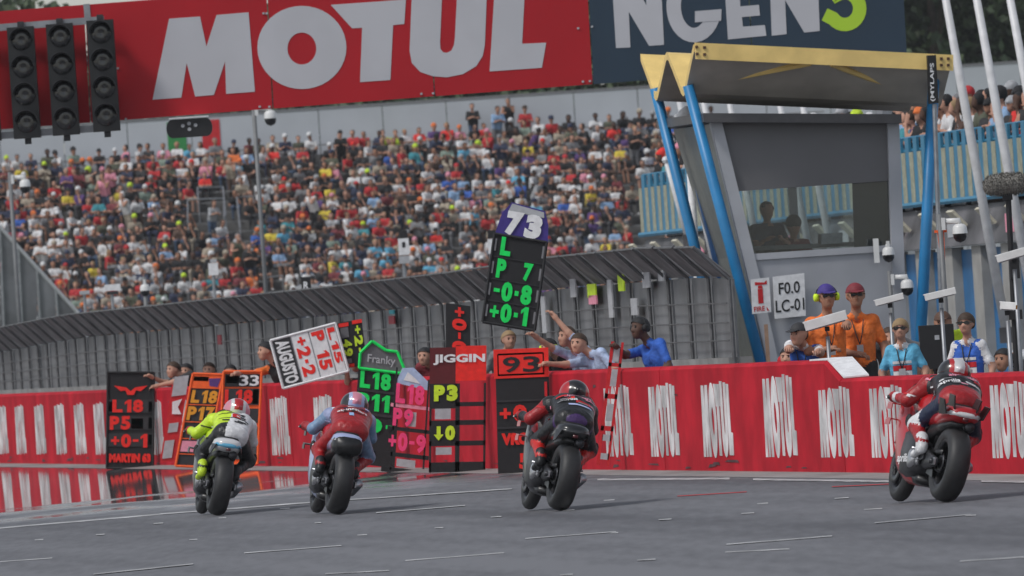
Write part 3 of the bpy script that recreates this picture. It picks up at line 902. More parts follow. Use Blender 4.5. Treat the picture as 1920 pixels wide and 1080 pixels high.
def mesh_from(name, V, Fq, flab, mats):
    me = bpy.data.meshes.new(name)
    me.vertices.add(len(V)); me.vertices.foreach_set('co', np.asarray(V, 'f').ravel())
    me.loops.add(Fq.size); me.loops.foreach_set('vertex_index', Fq.ravel().astype('i'))
    me.polygons.add(len(Fq)); me.polygons.foreach_set('loop_start', (np.arange(len(Fq)) * 4).astype('i'))
    me.polygons.foreach_set('loop_total', np.full(len(Fq), 4, 'i'))
    for m in mats: me.materials.append(m)
    me.polygons.foreach_set('material_index', np.asarray(flab, 'i'))
    me.polygons.foreach_set('use_smooth', np.ones(len(Fq), bool))
    me.update(calc_edges=True)
    return me

# ------------------------------------------------------------------ grandstand
ROWS, Y0, TREAD, RISE, Z0 = 17, 430.0, .8, .4, 1.12
GX0, GX1 = -20.6, 8.6
stand = thing('grandstand', 'wide concrete grandstand terrace full of spectators with a grey back wall', 'grandstand', (0, Y0, 0))
CONC = mat('terrace_concrete', (.15, .148, .145), rough=.85, var=.25, scale=.8, bump=.1)
BACK = mat('back_wall_grey', (.46, .485, .52), rough=.6, var=.06, scale=.5)
for r in range(ROWS + 1):
    z = Z0 + RISE * r
    part('step', MB().box(((GX0 + GX1) / 2 + 1.0, Y0 + TREAD * r + .4, z / 2 - .5), GX1 - GX0 + 6, TREAD - .004, z + 1.0), CONC, stand)
    part('bench', MB().box(((GX0 + GX1) / 2 + 1.0, Y0 + TREAD * r + .42, z + .40), GX1 - GX0 + 6, .28, .05), mat('bench_grey', (.2, .2, .2), var=.2), stand)
yb = Y0 + TREAD * (ROWS + 1) + .5
x = GX0 - 4
while x < GX1 + 14:
    part('back_panel', MB().box((x + 1.245, yb, 4.85), 2.47, .12, 9.7), BACK, stand)
    x += 2.5
mb = MB().box(((GX0 + GX1) / 2 + 4, yb + .02, 9.76), GX1 - GX0 + 18, .2, .1)
part('coping', mb, P('grey'), stand)
for x0, x1, c in ((313, 348, 'green'), (378, 412, 'red')):
    a, b = at(x0, 240, yb - .1), at(x1, 240, yb - .1)
    part('hanging_banner', MB().box(((a.x + b.x) / 2, yb - .08, 9.0), b.x - a.x, .02, 1.2), P(c), stand)
# tube barriers at the gangways
for pts in ([(352, 410), (352, 374), (420, 372), (420, 408)], [(372, 375), (370, 352), (418, 350), (423, 405)], [(450, 428), (444, 370), (475, 368)], [(1150, 350), (1150, 322), (1210, 318)], [(1176, 318), (1178, 300), (1228, 296)],
            [(1205, 440), (1204, 395), (1235, 390)], [(500, 560), (500, 520), (530, 517)]):
    part('barrier', MB().tube([at(x_, y_, Y0 + 1.0 + (575 - y_) / 325 * 13.0 - .5) for x_, y_ in pts], .035, 6), METAL, stand)
    for x_, y_ in pts[:1] + pts[-1:]:
        p = at(x_, y_, Y0 + 1.0 + (575 - y_) / 325 * 13.0 - .5)
        part('barrier_post', MB().tube([p, p - UP * .9], .03, 6), METAL, stand)
# sloping parapet at the stand's lower corner
YP = 400.0
para = thing('stair_parapet', 'grey metal-clad sloping stair parapet at the lower corner of the grandstand', 'parapet', drop(at(40, 700, YP)))
PARA = mat('parapet_sheet', (.17, .175, .19), rough=.4, metal=.3, var=.35, scale=.6)
px0 = [-60, 0, 35, 70, 105, 148]
def pt(x): return 428 + (x) * 1.10
for a, b in zip(px0, px0[1:]):
    part('cladding_panel', MB().prism([at(a + .5, pt(a), YP), at(b - .5, pt(b), YP), at(b - .5, 720, YP), at(a + .5, 720, YP)], (0, .1, 0)), PARA, para)
    part('stanchion', MB().tube([at(a, pt(a), YP - .08), at(a + 12, 720, YP - .08)], .045, 6), METAL, para)
part('handrail', MB().tube([at(-60, pt(-60) - 2, YP - .05), at(148, pt(148) - 2, YP - .05)], .07, 8), P('lightgrey'), para)
# ------------------------------------------------------------------ trees
LEAVES = [mat('leaves_%d' % i, c, rough=.6, var=.35, scale=.7) for i, c in enumerate([(.035, .06, .02), (.05, .085, .03), (.065, .09, .04)])]
BARK = mat('bark', (.06, .045, .035), rough=.9, var=.3, scale=6)
def tree_meshes(seed, hgt, wid, n):
    r = np.random.default_rng(seed)
    tm = MB()
    tm.tube([(0, 0, -.3), (.1, 0, hgt * .3), (-.1, .1, hgt * .6), (0, 0, hgt * .85)], [.35, .28, .18, .06], 8)
    cl = []
    for i in range(46):
        a, z = r.uniform(0, 6.28), r.uniform(.22, 1.0)
        rad = wid * math.sqrt(max(.03, 1 - ((z - .52) / .54) ** 2)) * r.uniform(.35, 1.0)
        cl.append((rad * math.cos(a), rad * math.sin(a), z * hgt))
        if i < 14:
            tm.tube([(0, 0, hgt * z * .6), (cl[-1][0] * .5, cl[-1][1] * .5, hgt * z * .85), cl[-1]], [.1, .06, .02], 5)
    cl = np.array(cl)
    c = cl[r.integers(0, len(cl), n)] + r.normal(0, 1, (n, 3)) * np.array([.85, .85, .6]) * wid * .2
    nrm = r.normal(0, 1, (n, 3)); nrm /= np.linalg.norm(nrm, axis=1)[:, None]
    t = np.cross(nrm, r.normal(0, 1, (n, 3))); t /= np.linalg.norm(t, axis=1)[:, None]
    b = np.cross(nrm, t)
    s = r.uniform(.13, .30, (n, 1))
    V = np.stack([c - t * s, c - b * s * .6, c + t * s, c + b * s * .6], 1).reshape(-1, 3)
    Fq = np.arange(4 * n).reshape(-1, 4)
    return tm.mesh('trunk', BARK), mesh_from('crown', V, Fq, r.integers(0, 3, n), LEAVES)
TM = [tree_meshes(3, 13, 4.2, 9000), tree_meshes(5, 15, 4.6, 9500), tree_meshes(8, 17, 5.0, 10000)]
tl = [(-60, 15, 1), (10, 16, 0), (330, 12.5, 2), (440, 12, 0), (560, 14, 1), (660, 12.5, 0), (770, 12, 2), (880, 13, 1), (1000, 12.5, 0), (1110, 13, 2), (1220, 14, 1), (1340, 14, 0), (1470, 15, 2), (1590, 16, 1), (1700, 18, 0), (1790, 19, 2), (1870, 18, 1), (1950, 19, 0), (1745, 13, 1), (1850, 14, 0)]
for i, (px, hh, k) in enumerate(tl):
    Yt = 462 + (i * 7 % 5) * 5
    p = at(px, 600, Yt)
    lab = 'tall dark green tree beyond the terrace and flagpoles' if px > 1650 else ('dark green tree rising behind the end of the red board' if px < 100 else 'dark green tree behind the grandstand back wall')
    t = thing('tree', lab, 'tree', (p.x, Yt, -.2), 'trees behind the circuit')
    sc = hh / (13, 15, 17)[k]
    t.scale = (sc * 1.05, sc, sc)
    t.rotation_euler.z = i * 2.1
    link('trunk', TM[k][0], t)
    link('crown', TM[k][1], t)

# ------------------------------------------------------------------ crowd
def seated(arm=0, hat=0, lean=0.0, fem=0):
    pr = []
    def c(a, b, ra, rb, n): pr.append((np.array(a, float), np.array(b, float), ra, rb, n))
    L = lambda p: (p[0] + lean * max(0, p[2] - .1), p[1], p[2])
    for s in (-1, 1):
        c((0, s * .09, .11), L((.03, s * .10, .42)), .115, .115, 'shirt')
        c(L((.03, s * .05, .44)), L((.03, s * .17, .49)), .1, .068, 'shirt')
        c((.05, s * .1, .10), (.46, s * .14, .13), .095, .072, 'pants')
        c((.46, s * .14, .11), (.42, s * .13, -.34), .062, .045, 'pants' if fem or hat else 'skin')
        c((.42, s * .13, -.38), (.57, s * .15, -.39), .045, .038, 'shoe')
        sh = L((.03, s * .19, .48))
        if arm == 0: el, ha = (.17, s * .25, .22), (.36, s * .10, .17)
        elif arm == 1: el, ha = (.16, s * .25, .24), (.24, -s * .09, .27)
        elif arm == 2: el, ha = ((.17, s * .25, .22), (.36, s * .10, .17)) if s < 0 else ((.26, .19, .26), (.22, .07, .60))
        else: el, ha = (.22, s * .23, .25), (.38, s * .06, .36)
        el, ha = L(el), L(ha)
        mid = tuple(np.array(sh) + (np.array(el) - np.array(sh)) * .7)
        c(sh, mid, .06, .054, 'shirt'); c(mid, el, .042, .04, 'skin'); c(el, ha, .04, .032, 'skin')
        c(ha, tuple(np.array(ha) + (.05, -s * .02, 0)), .036, .026, 'skin')
    c(L((.04, 0, .5)), L((.07, 0, .62)), .055, .05, 'skin')
    c(L((.11, 0, .655)), L((.075, 0, .735)), .066, .088, 'skin')
    c(L((.17, 0, .69)), L((.185, 0, .68)), .018, .012, 'skin')
    c(L((.05, 0, .75)), L((.04, 0, .72)), .1, .09, 'hair')
    if fem: c(L((.02, 0, .72)), L((-.03, 0, .52)), .09, .07, 'hair')
    if hat: c(L((.11, 0, .775)), L((.2, 0, .765)), .07, .03, 'hair'); c(L((.06, 0, .78)), L((.07, 0, .78)), .105, .105, 'hair')
    return pr
def standing_lean(v=0):
    pr = []
    def c(a, b, ra, rb, n): pr.append((np.array(a, float), np.array(b, float), ra, rb, n))
    for s in (-1, 1):
        c((-.05, s * .1, .9), (-.08, s * .1, .5), .1, .075, 'pants'); c((-.08, s * .1, .5), (-.1, s * .1, .08), .065, .045, 'pants'); c((-.1, s * .1, .05), (.05, s * .12, .04), .05, .04, 'shoe')
        c((-.04, s * .08, .95), (.1, s * .1, 1.28), .12, .125, 'shirt'); c((.1, s * .06, 1.32), (.12, s * .18, 1.38), .1, .07, 'shirt')
        el = (.22, s * .27, 1.12); ha = (.42, s * .12, 1.16)
        if v == 1 and s > 0: el, ha = (.3, .2, 1.2), (.28, .05, 1.5)
        if v == 2: el, ha = (.2, s * .25, 1.14), (.36, -s * .03, 1.2)
        c((.12, s * .19, 1.38), el, .06, .05, 'shirt' if v != 1 else 'skin'); c(el, ha, .042, .034, 'skin'); c(ha, tuple(np.array(ha) + (.05, -s * .03, .01)), .036, .028, 'skin')
    c((.13, 0, 1.4), (.17, 0, 1.52), .055, .052, 'skin'); c((.22, 0, 1.555), (.185, 0, 1.635), .066, .088, 'skin'); c((.28, 0, 1.59), (.295, 0, 1.58), .018, .012, 'skin')
    c((.16, 0, 1.655), (.15, 0, 1.62), .1, .09, 'hair')
    if v == 0: c((.22, 0, 1.68), (.31, 0, 1.665), .065, .03, 'hair'); c((.17, 0, 1.68), (.18, 0, 1.68), .104, .104, 'hair')
    return pr
ROLES = ['skin', 'shirt', 'pants', 'hair', 'shoe']
def fig_mesh(pr, step):
    V, Fq, lab, names = snets(pr, step, .03)
    mp = np.array([ROLES.index(x) for x in names])
    fl = mp[lab[Fq[:, 0]]]
    return V, Fq, fl
CV = [fig_mesh(seated(a, h, l, f), .042) for a, h, l, f in [(0, 0, .1, 0), (1, 1, -.05, 0), (2, 0, .15, 1), (3, 1, .25, 0), (0, 1, .35, 0), (1, 0, .0, 1), (3, 0, .1, 0), (2, 1, .0, 0), (0, 0, .45, 0), (1, 0, -.15, 0)]]
SV = [fig_mesh(standing_lean(v), .038) for v in (0, 1, 2)]
SHIRTS = ['black'] * 11 + ['charcoal'] * 5 + ['white'] * 13 + ['red'] * 5 + ['maroon'] * 2 + ['navy'] * 4 + ['olive'] * 2 + ['sage'] * 2 + ['beige'] * 4 + ['lightblue'] * 2 + ['orange'] + ['brightred'] + ['grey'] * 4 + ['teal', 'yellow', 'pink', 'skyblue', 'purple', 'lightgrey', 'lightgrey', 'blue', 'navy', 'navy'] + ['brown']
PANTS = ['denim', 'black', 'charcoal', 'beige', 'navy', 'grey', 'brown', 'darkgrey']
HAIRS = ['hairbrown'] * 5 + ['black'] * 4 + ['hairblond'] * 2 + ['grey']
HATS = ['white', 'white', 'red', 'black', 'black', 'navy', 'orange', 'brightred', 'lightgrey', 'neon', 'lightgrey', 'pink', 'black', 'orange', 'white', 'navy', 'charcoal', 'beige']
SKINS = ['skin', 'skin', 'tan', 'skin', 'tan', 'darkskin']
WORDS = dict(brightred='bright red', lightblue='light blue', lightgrey='light grey', skyblue='sky blue', neon='neon yellow', charcoal='dark grey', sage='grey green', hairbrown='brown hair', hairblond='fair hair')
def wd(c): return WORDS.get(c, c)
hats = [1, 3, 4, 7]
gap_px = [(355, 440, 352, 405), (425, 480, 405, 470), (495, 545, 500, 575), (1140, 1185, 300, 345), (1185, 1240, 330, 470), (1205, 1250, 410, 470)]
seats = []
for r in range(ROWS):
    x = GX0 + rnd.uniform(0, .3)
    while x < GX1:
        yy, z = Y0 + TREAD * r + .42, Z0 + RISE * r + .43
        s = F / yy
        u, v = x * s, (z + .4 - CAMH) * s - V0
        ppx, ppy = 960 + u * CR - v * SR, 540 - (u * SR + v * CR)
        x += rnd.uniform(.46, .60)
        if any(a < ppx < b and c < ppy < d for a, b, c, d in gap_px) or rnd.random() < .05:
            continue
        seats.append((r, x - .5, yy + rnd.uniform(-.05, .05), z))
def look(k):
    sh = rnd.choice(SHIRTS)
    hr = rnd.choice(HATS) if k in hats else rnd.choice(HAIRS)
    sk = rnd.choice(SKINS)
    if sk == 'darkskin': hr = hr if k in hats else 'black'
    return sk, sh, rnd.choice(PANTS), hr, rnd.choice(['black', 'white', 'brown'])
CM = [mesh_from('spectator', V, Fq, fl, [P('skin'), P('grey'), P('denim'), P('hairbrown'), P('black')]) for V, Fq, fl in CV]
SM = [mesh_from('spectator', V, Fq, fl, [P('skin'), P('grey'), P('denim'), P('hairbrown'), P('black')]) for V, Fq, fl in SV]
def PC(c):
    b = PAL[c]
    g = .14
    if c in ('skin', 'tan', 'darkskin', 'black', 'charcoal', 'hairbrown', 'hairblond', 'denim'): k = 1.0
    else: k = .85
    return mat('crowd_' + c, tuple(x * k + g * (1 - k) * .8 for x in b), rough=.8, var=.18, scale=9)
def dress(o, cols):
    for i, c in enumerate(cols):
        o.material_slots[i].link = 'OBJECT'
        o.material_slots[i].material = PC(c)
rowname = ['front row', 'second row', 'third row', 'fourth row', 'fifth row', 'sixth row', 'seventh row', 'eighth row', 'ninth row']
NIND = 190
for i, (r, x, yy, z) in enumerate(seats[:NIND]):
    k = rnd.randrange(len(CM))
    cols = look(k)
    o = link('spectator', CM[k], None, (x, yy, z))
    o.rotation_euler = (0, 0, -math.pi / 2 + rnd.uniform(-.35, .35))
    s = rnd.uniform(.94, 1.06)
    o.scale = (s, s, s)
    dress(o, cols)
    hd = (wd(cols[3]) + ' cap') if k in hats else (wd(cols[3]) + ('' if 'hair' in cols[3] else ' hair'))
    tag(o, 'seated spectator in %s shirt with %s, %s of the stand' % (wd(cols[1]), hd, rowname[min(r, 8)]), 'person', 'spectators seated in the grandstand')
# the rest of the stand reads as one mass
allc = sorted(set(SHIRTS + PANTS + HAIRS + HATS + SKINS + ['black', 'white', 'brown']))
vs, fsx, ms, o_ = [], [], [], 0
for (r, x, yy, z) in seats[NIND:]:
    k = rnd.randrange(len(CV))
    V, Fq, fl = CV[k]
    cols = look(k)
    up_ = rnd.random() < .045
    if up_:
        kk = rnd.randrange(3); V, Fq, fl = SV[kk]; z -= .43
    a = -math.pi / 2 + rnd.choice([rnd.uniform(-.4, .4), rnd.uniform(-1.1, 1.1)])
    s = rnd.uniform(.88, 1.1)
    x += rnd.uniform(-.06, .06)
    ca, sa = math.cos(a) * s, math.sin(a) * s
    vs.append(np.stack([V[:, 0] * ca - V[:, 1] * sa + x, V[:, 0] * sa + V[:, 1] * ca + yy - Y0, V[:, 2] * s + z], 1))
    fsx.append(Fq + o_)
    ms.append(np.array([allc.index(c) for c in cols])[fl])
    o_ += len(V)
o = link('crowd', mesh_from('crowd', np.concatenate(vs), np.concatenate(fsx), np.concatenate(ms), [PC(c) for c in allc]), None, (0, Y0, 0))
tag(o, 'packed crowd of seated spectators filling the upper grandstand rows', 'crowd', kind='stuff')
# spectators on the terrace
y = yA + .2
while y < yB - .2:
    for row in range(2):
        if rnd.random() < (.06 if row == 0 else .3): continue
        k = rnd.randrange(3)
        cols = look(1 if k == 0 else 0)
        p = wallpt(y + rnd.uniform(-.1, .1) + .3 * row, POFF + .45 + .75 * row, zf - .1 + .12 * row)
        o = link('spectator', SM[k], None, p)
        o.rotation_euler = (0, 0, math.atan2(-E1.y - .45, -E1.x) + rnd.uniform(-.5, .5))
        s = rnd.uniform(.95, 1.08)
        o.scale = (s, s, s)
        dress(o, cols)
        hd = (wd(cols[3]) + ' cap') if k == 0 else (wd(cols[3]) + ('' if 'hair' in cols[3] else ' hair'))
        tag(o, 'spectator in %s top with %s standing %s the terrace railing' % (wd(cols[1]), hd, 'at' if row == 0 else 'second row behind'), 'person', 'spectators on the pit terrace')
    y += .62
# people standing against the back wall of the stand
for px, py, lab, cols, v in [(886, 215, 'spectator in black shirt and jeans standing against the back wall', ('skin', 'black', 'denim', 'hairbrown', 'black'), 2), (953, 205, 'steward in black with yellow sleeve standing tall by the back wall', ('tan', 'black', 'black', 'grey', 'black'), 1), (985, 220, 'spectator in red top standing against the back wall beside the steward', ('skin', 'red', 'grey', 'hairbrown', 'black'), 0)]:
    p = at(px, py, yb - .6)
    o = link('spectator', SM[v], None, (p.x, p.y, p.z - 1.3))
    o.rotation_euler.z = -math.pi / 2
    dress(o, cols)
    tag(o, lab, 'person', 'people standing at the top of the stand')
    part('riser', MB().box((p.x, p.y, (p.z - 1.3) / 2), .8, .6, p.z - 1.3), CONC, stand)
for px, py in [(742, 262), (718, 262)]:
    p = at(px, py, yb - .9)
    o = link('spectator', SM[1], None, (p.x, p.y, p.z - 1.35))
    o.rotation_euler.z = -math.pi / 2
    dress(o, ('skin', 'neon', 'charcoal', 'hairbrown', 'black'))
    tag(o, 'steward in neon yellow jacket at the top row of the grandstand', 'person', 'stewards in neon jackets')
    part('riser', MB().box((p.x, p.y, (p.z - 1.35) / 2), .6, .5, p.z - 1.35), CONC, stand)
# ------------------------------------------------------------------ motorcycles and riders
def ell(x, hy, z0, z1, n=16, p=2.6, cy=0.0):
    """rounded cross-section ring at x"""
    out = []
    for k in range(n):
        a = 2 * math.pi * k / n
        c, s = math.cos(a), math.sin(a)
        out.append(Vector((x, cy + hy * math.copysign(abs(c) ** (2 / p), c), (z0 + z1) / 2 + (z1 - z0) / 2 * math.copysign(abs(s) ** (2 / p), s))))
    return out
def tyre_prof(w, r, rim):
    return [(-w * .42, rim), (-w * .5, rim + .03), (-w * .49, r - .055), (-w * .40, r - .026), (-w * .24, r - .007), (0, r), (w * .24, r - .007), (w * .40, r - .026), (w * .49, r - .055), (w * .5, rim + .03), (w * .42, rim)]
TREADM = mat('slick_tyre', (.02, .02, .021), rough=.55, var=.2, scale=20)
def decal_grid(bvh, c, u, v, n, w, h, nu=8, nv=6, lift=.006):
    vs, ok = [], []
    for j in range(nv + 1):
        for i in range(nu + 1):
            p = c + u * (w * (i / nu - .5)) + v * (h * (j / nv - .5))
            hit = bvh.ray_cast(p + n * .6, -n, 1.2)[0]
            ok.append(hit is not None)
            vs.append((hit if hit is not None else p) + n * lift)
    fs = [(j * (nu + 1) + i, j * (nu + 1) + i + 1, (j + 1) * (nu + 1) + i + 1, (j + 1) * (nu + 1) + i) for j in range(nv) for i in range(nu)]
    fs = [f for f in fs if all(ok[k] for k in f)]
    return MB().add(vs, fs)
def decal_text(mb, bvh, s, c, u, v, n, w, h, bold=.02, lift=.009):
    tv, tf = text_geo(s, bold)
    vs, ok = [], []
    for a, b in tv:
        p = c + u * (w * (a - .5)) + v * (h * (b - .5))
        hit = bvh.ray_cast(p + n * .6, -n, 1.2)[0]
        ok.append(hit is not None)
        vs.append((hit if hit is not None else p) + n * lift)
    mb.add(vs, [f for f in tf if all(ok[k] for k in f)])
    return mb
BX, BY = Vector((1, 0, 0)), Vector((0, 1, 0))

def motorcycle(label, px, py, yaw, lean, C, tailstyle):
    g = ground(px, py)
    t = thing('racing_motorcycle', label, 'motorcycle', g, 'racing motorcycles')
    fwd = Vector((-math.sin(yaw), math.cos(yaw), 0))
    lft = Vector((-fwd.y, fwd.x, 0))
    R = Matrix((fwd, lft, UP)).transposed() @ Matrix.Rotation(lean, 3, 'X')
    t.rotation_euler = R.to_euler()
    pp = lambda name, mb, m, par=t, sm=True: part(name, mb, m, par, sm, local=True)
    body, tail, acc = gloss(C['body']), gloss(C['tail']), gloss(C['accent'])
    def wheel(name, x, r, w, rim, disc):
        o = bpy.data.objects.new(name, None); COL.objects.link(o); o.parent = t
        c = Vector((x, 0, r))
        pp('tyre', MB().lathe(tyre_prof(w, r, rim), c, BY, 48), TREADM, o)
        mb = MB().lathe([(-w * .4, rim + .005), (-w * .42, rim - .02), (-w * .2, rim - .035), (w * .2, rim - .035), (w * .42, rim - .02), (w * .4, rim + .005)], c, BY, 40)
        for k in range(5):
            a = 1.2566 * k
            d = Vector((math.cos(a), 0, math.sin(a)))
            mb.tube([c + d * .03, c + d * (rim - .02)], [.024, .016], 6)
        mb.lathe([(-.09, 0), (-.09, .04), (.09, .04), (.09, 0)], c, BY, 14)
        pp('rim', mb, DARKMETAL, o)
        for s in disc:
            pp('brake_disc', MB().lathe([(s * .075, .09), (s * .075, .16), (s * .083, .16), (s * .083, .09)], c, BY, 28, closed=True), CARBON, o)
    wheel('rear_wheel', 0, .335, .205, .215, (-1,))
    wheel('front_wheel', 1.43, .31, .13, .213, (-1, 1))
    for s in (-1, 1):
        sw = MB().loft([ell(-.06, .022, .30, .37, 8, 3, s * .135), ell(.1, .026, .28, .40, 8, 3, s * .135), ell(.35, .03, .27, .46, 8, 3, s * .12), ell(.55, .035, .30, .50, 8, 3, s * .10)])
        pp('swingarm', sw, DARKMETAL)
        pp('axle_block', MB().box((-.02, s * .16, .335), .1, .012, .06), CHROME, sm=False)
    pp('chain_guard', MB().box((.2, .1, .43), .5, .012, .04), CARBON)
    pp('chain', MB().tube([(0, .085, .42), (.5, .085, .48)], .012, 6).tube([(0, .085, .25), (.5, .085, .36)], .012, 6).lathe([(-.006, .02), (-.006, .09), (.006, .09), (.006, .02)], (0, .085, .335), BY, 22, closed=True), DARKMETAL)
    pp('axle_nut', MB().lathe([(-.02, .0), (-.02, .03), (.03, .026), (.03, 0)], (0, .165, .335), BY, 8), DARKMETAL)
    pp('hugger', MB().loft([[Vector((.335 * 1.06 * math.cos(a), y_, .335 + .355 * math.sin(a))) for y_ in (-.1, -.05, .05, .1)] + [Vector((.345 * math.cos(a), y_, .335 + .345 * math.sin(a))) for y_ in (.1, .05, -.05, -.1)] for a in [math.radians(x) for x in (25, 45, 65, 80)]]), CARBON)
    pp('engine', MB().loft([ell(.48, .16, .24, .62, 12, 4), ell(.6, .2, .18, .66, 12, 4), ell(.95, .2, .18, .66, 12, 4), ell(1.05, .14, .25, .6, 12, 4)]), DARKMETAL)
    pp('frame', MB().tube([(.45, .13, .45), (.55, .15, .68), (1.05, .1, .86)], [.04, .045, .04], 8).tube([(.45, -.13, .45), (.55, -.15, .68), (1.05, -.1, .86)], [.04, .045, .04], 8), DARKMETAL)
    # fairing, both flanks and belly, open behind
    secs = [(.60, .12, .17, .36), (.72, .165, .14, .52), (.92, .195, .14, .70), (1.12, .205, .20, .90), (1.28, .195, .44, .98), (1.45, .14, .60, .98), (1.58, .07, .70, .92), (1.64, .015, .78, .85)]
    mb = MB()
    mb.loft([ell(*s_, 20, 2.8) for s_ in secs])
    for i, f in enumerate(mb.f):
        zc = sum(mb.v[k][2] for k in f) / len(f); xc = sum(mb.v[k][0] for k in f) / len(f)
        mb.m[i] = 1 if zc < .36 - .1 * (xc - .8) else (2 if .70 < zc < .8 and xc > 1.0 else 0)
    pp('fairing', mb, [body, gloss(C['belly']), acc])
    pp('radiator_duct', MB().loft([ell(.5, .13, .14, .22, 10, 3), ell(.62, .15, .13, .26, 10, 3)]), CARBON)
    for s in (-1, 1):
        for z, x in ((.84, 1.36), (.70, 1.34)):
            mb = MB().loft([[Vector((x - .08 + dx, s * y_, z + dz)) for dx, dz in ((0, 0), (.16, .01), (.16, .022), (0, .012))] for y_, z0 in ((.13, 0), (.26, 0))])
            mb.box((x, s * .26, z - .02), .15, .008, .05)
            pp('winglet', mb, acc if C.get('wing') else CARBON, sm=False)
        pp('grip', MB().tube([(1.11, s * .16, .89), (1.10, s * .37, .88)], .018, 8), RUBBER)
        pp('lever', MB().tube([(1.13, s * .2, .89), (1.18, s * .24, .885), (1.17, s * .37, .875)], .007, 6), CHROME)
        pp('fork_leg', MB().tube([(1.14, s * .1, .95), (1.43, s * .1, .31)], [.03, .026], 10), CHROME)
        pp('footpeg', MB().tube([(.4, s * .13, .43), (.4, s * .26, .44)], .013, 8).box((.42, s * .14, .47), .14, .01, .1), CHROME)
        pp('brake_caliper', MB().box((1.34, s * .085, .36), .08, .05, .1), DARKMETAL)
    pp('front_mudguard', MB().loft([[Vector((1.43 + .335 * math.cos(a), y_, .31 + .335 * math.sin(a))) for y_ in (-.07, -.04, .04, .07)] + [Vector((1.43 + .325 * math.cos(a), y_, .31 + .325 * math.sin(a))) for y_ in (.07, .04, -.04, -.07)] for a in [math.radians(x) for x in (40, 70, 100, 130, 160)]]), body)
    pp('fuel_tank', MB().loft([ell(.52, .11, .76, .86, 14, 2.4), ell(.65, .16, .70, .97, 14, 2.4), ell(.9, .17, .72, .99, 14, 2.4), ell(1.06, .11, .78, .93, 14, 2.4)]), gloss(C['tank']))
    tl_ = pp('tail_unit', MB().loft([ell(-.22, .085, .755, .82, 14, 2.8), ell(-.16, .145, .71, .855, 14, 2.8), ell(.0, .16, .69, .865, 14, 2.8), ell(.2, .155, .66, .80, 14, 2.8), ell(.52, .14, .64, .78, 14, 2.8)]), tail)
    pp('tail_stripe', MB().loft([ell(-.226, .08, .755, .80, 12, 2.8), ell(-.17, .15, .745, .81, 12, 2.8), ell(.0, .166, .745, .80, 12, 2.8)]), gloss(C['tail2']), tl_)
    pp('seat_pad', MB().loft([ell(.02, .13, .83, .88, 10, 3), ell(.2, .14, .77, .815, 10, 3), ell(.5, .12, .75, .79, 10, 3)]), RUBBER)
    pp('undertray', MB().loft([ell(-.12, .10, .66, .72, 10, 3), ell(.1, .13, .62, .71, 10, 3), ell(.4, .15, .5, .70, 10, 3)]), CARBON)
    pp('exhaust', MB().tube([(.5, -.06, .58), (.2, -.08, .64), (-.14, -.07, .68)], [.04, .045, .05], 12).tube([(-.14, -.07, .68), (-.18, -.07, .685)], [.05, .042], 12), DARKMETAL)
    pp('exhaust', MB().tube([(.75, -.1, .2), (.45, -.2, .27), (.22, -.225, .36)], [.04, .05, .055], 12), CHROME)
    pp('rear_light', MB().box((-.228, 0, .735), .02, .05, .03), gloss('darkred'))
    pp('shock', MB().tube([(.45, 0, .35), (.42, 0, .66)], .035, 10), gloss('yellow' if C['tank'] == 'neon' else 'blue'))
    pp('windscreen', MB().loft([[Vector((x, hy * math.cos(a), z + hz * math.sin(a))) for a in [math.radians(q) for q in range(0, 181, 20)]] for x, hy, z, hz in ((1.12, .18, .93, .17), (1.3, .16, .93, .12), (1.45, .1, .93, .05))], cap=False), glass_mat('tinted_screen', (.12, .12, .13), .1))
    if tailstyle == 'fins':
        for k, (y_, z_) in enumerate([(-.17, .80), (-.1, .85), (.1, .85), (.17, .80)]):
            pp('tail_fin', MB().prism([Vector((-.2, y_, z_ - .04)), Vector((.02, y_, z_ - .04)), Vector((-.05, y_ * 1.25, z_ + .10)), Vector((-.22, y_ * 1.25, z_ + .08))], (0, .012, 0)), CARBON, sm=False)
    elif tailstyle == 'box':
        pp('tail_scoop', MB().loft([ell(-.24, .135, .64, .82, 14, 3.4), ell(-.1, .165, .63, .83, 14, 3.4), ell(.1, .15, .66, .8, 14, 3.4)]), CARBON)
    else:
        for s in (-1, 1):
            pp('tail_fin', MB().prism([Vector((-.2, s * .13, .78)), Vector((-.05, s * .16, .78)), Vector((-.08, s * .18, .66)), Vector((-.16, s * .17, .68))], (0, .01, 0)), CARBON, sm=False)
    if C['brand']: pp('belly_lettering', text_on(MB(), C['brand'], lambda p: Vector((1.02 - p[0] * .36, .2 , .40 - p[1] * .1)), 0, 0, 1, 1, .02), P('white'), sm=False)
    # mechanical bits that show around the wheel and the left flank
    pp('rear_caliper', MB().box((.12, -.1, .26), .09, .05, .07), CHROME, sm=False)
    pp('heel_plate', MB().prism([Vector((.30, .16, .36)), Vector((.44, .16, .34)), Vector((.46, .15, .52)), Vector((.34, .15, .50))], (0, .008, 0)), DARKMETAL, sm=False)
    pp('gear_linkage', MB().tube([(.46, .17, .36), (.62, .19, .34), (.70, .19, .40)], .009, 6).ball((.46, .17, .36), .018, 8), CHROME)
    pp('clutch_cover', MB().lathe([(0, .09), (.03, .085), (.04, .05), (.045, 0)], (.62, .17, .36), BY, 18), CHROME)
    pp('brake_hose', MB().tube([(.1, -.12, .3), (.3, -.14, .42), (.5, -.12, .6)], .008, 6).tube([(.35, .1, .6), (.5, .16, .5), (.62, .16, .42)], .010, 6), RUBBER)
    pp('pivot_plate', MB().loft([ell(.46, .02, .30, .60, 8, 3, .16), ell(.56, .02, .28, .66, 8, 3, .165)]), CHROME)
    pp('shark_fin_guard', MB().prism([Vector((.12, .10, .20)), Vector((.34, .10, .24)), Vector((.30, .10, .30)), Vector((.14, .10, .27))], (0, .01, 0)), CARBON, sm=False)
    return t, R, g

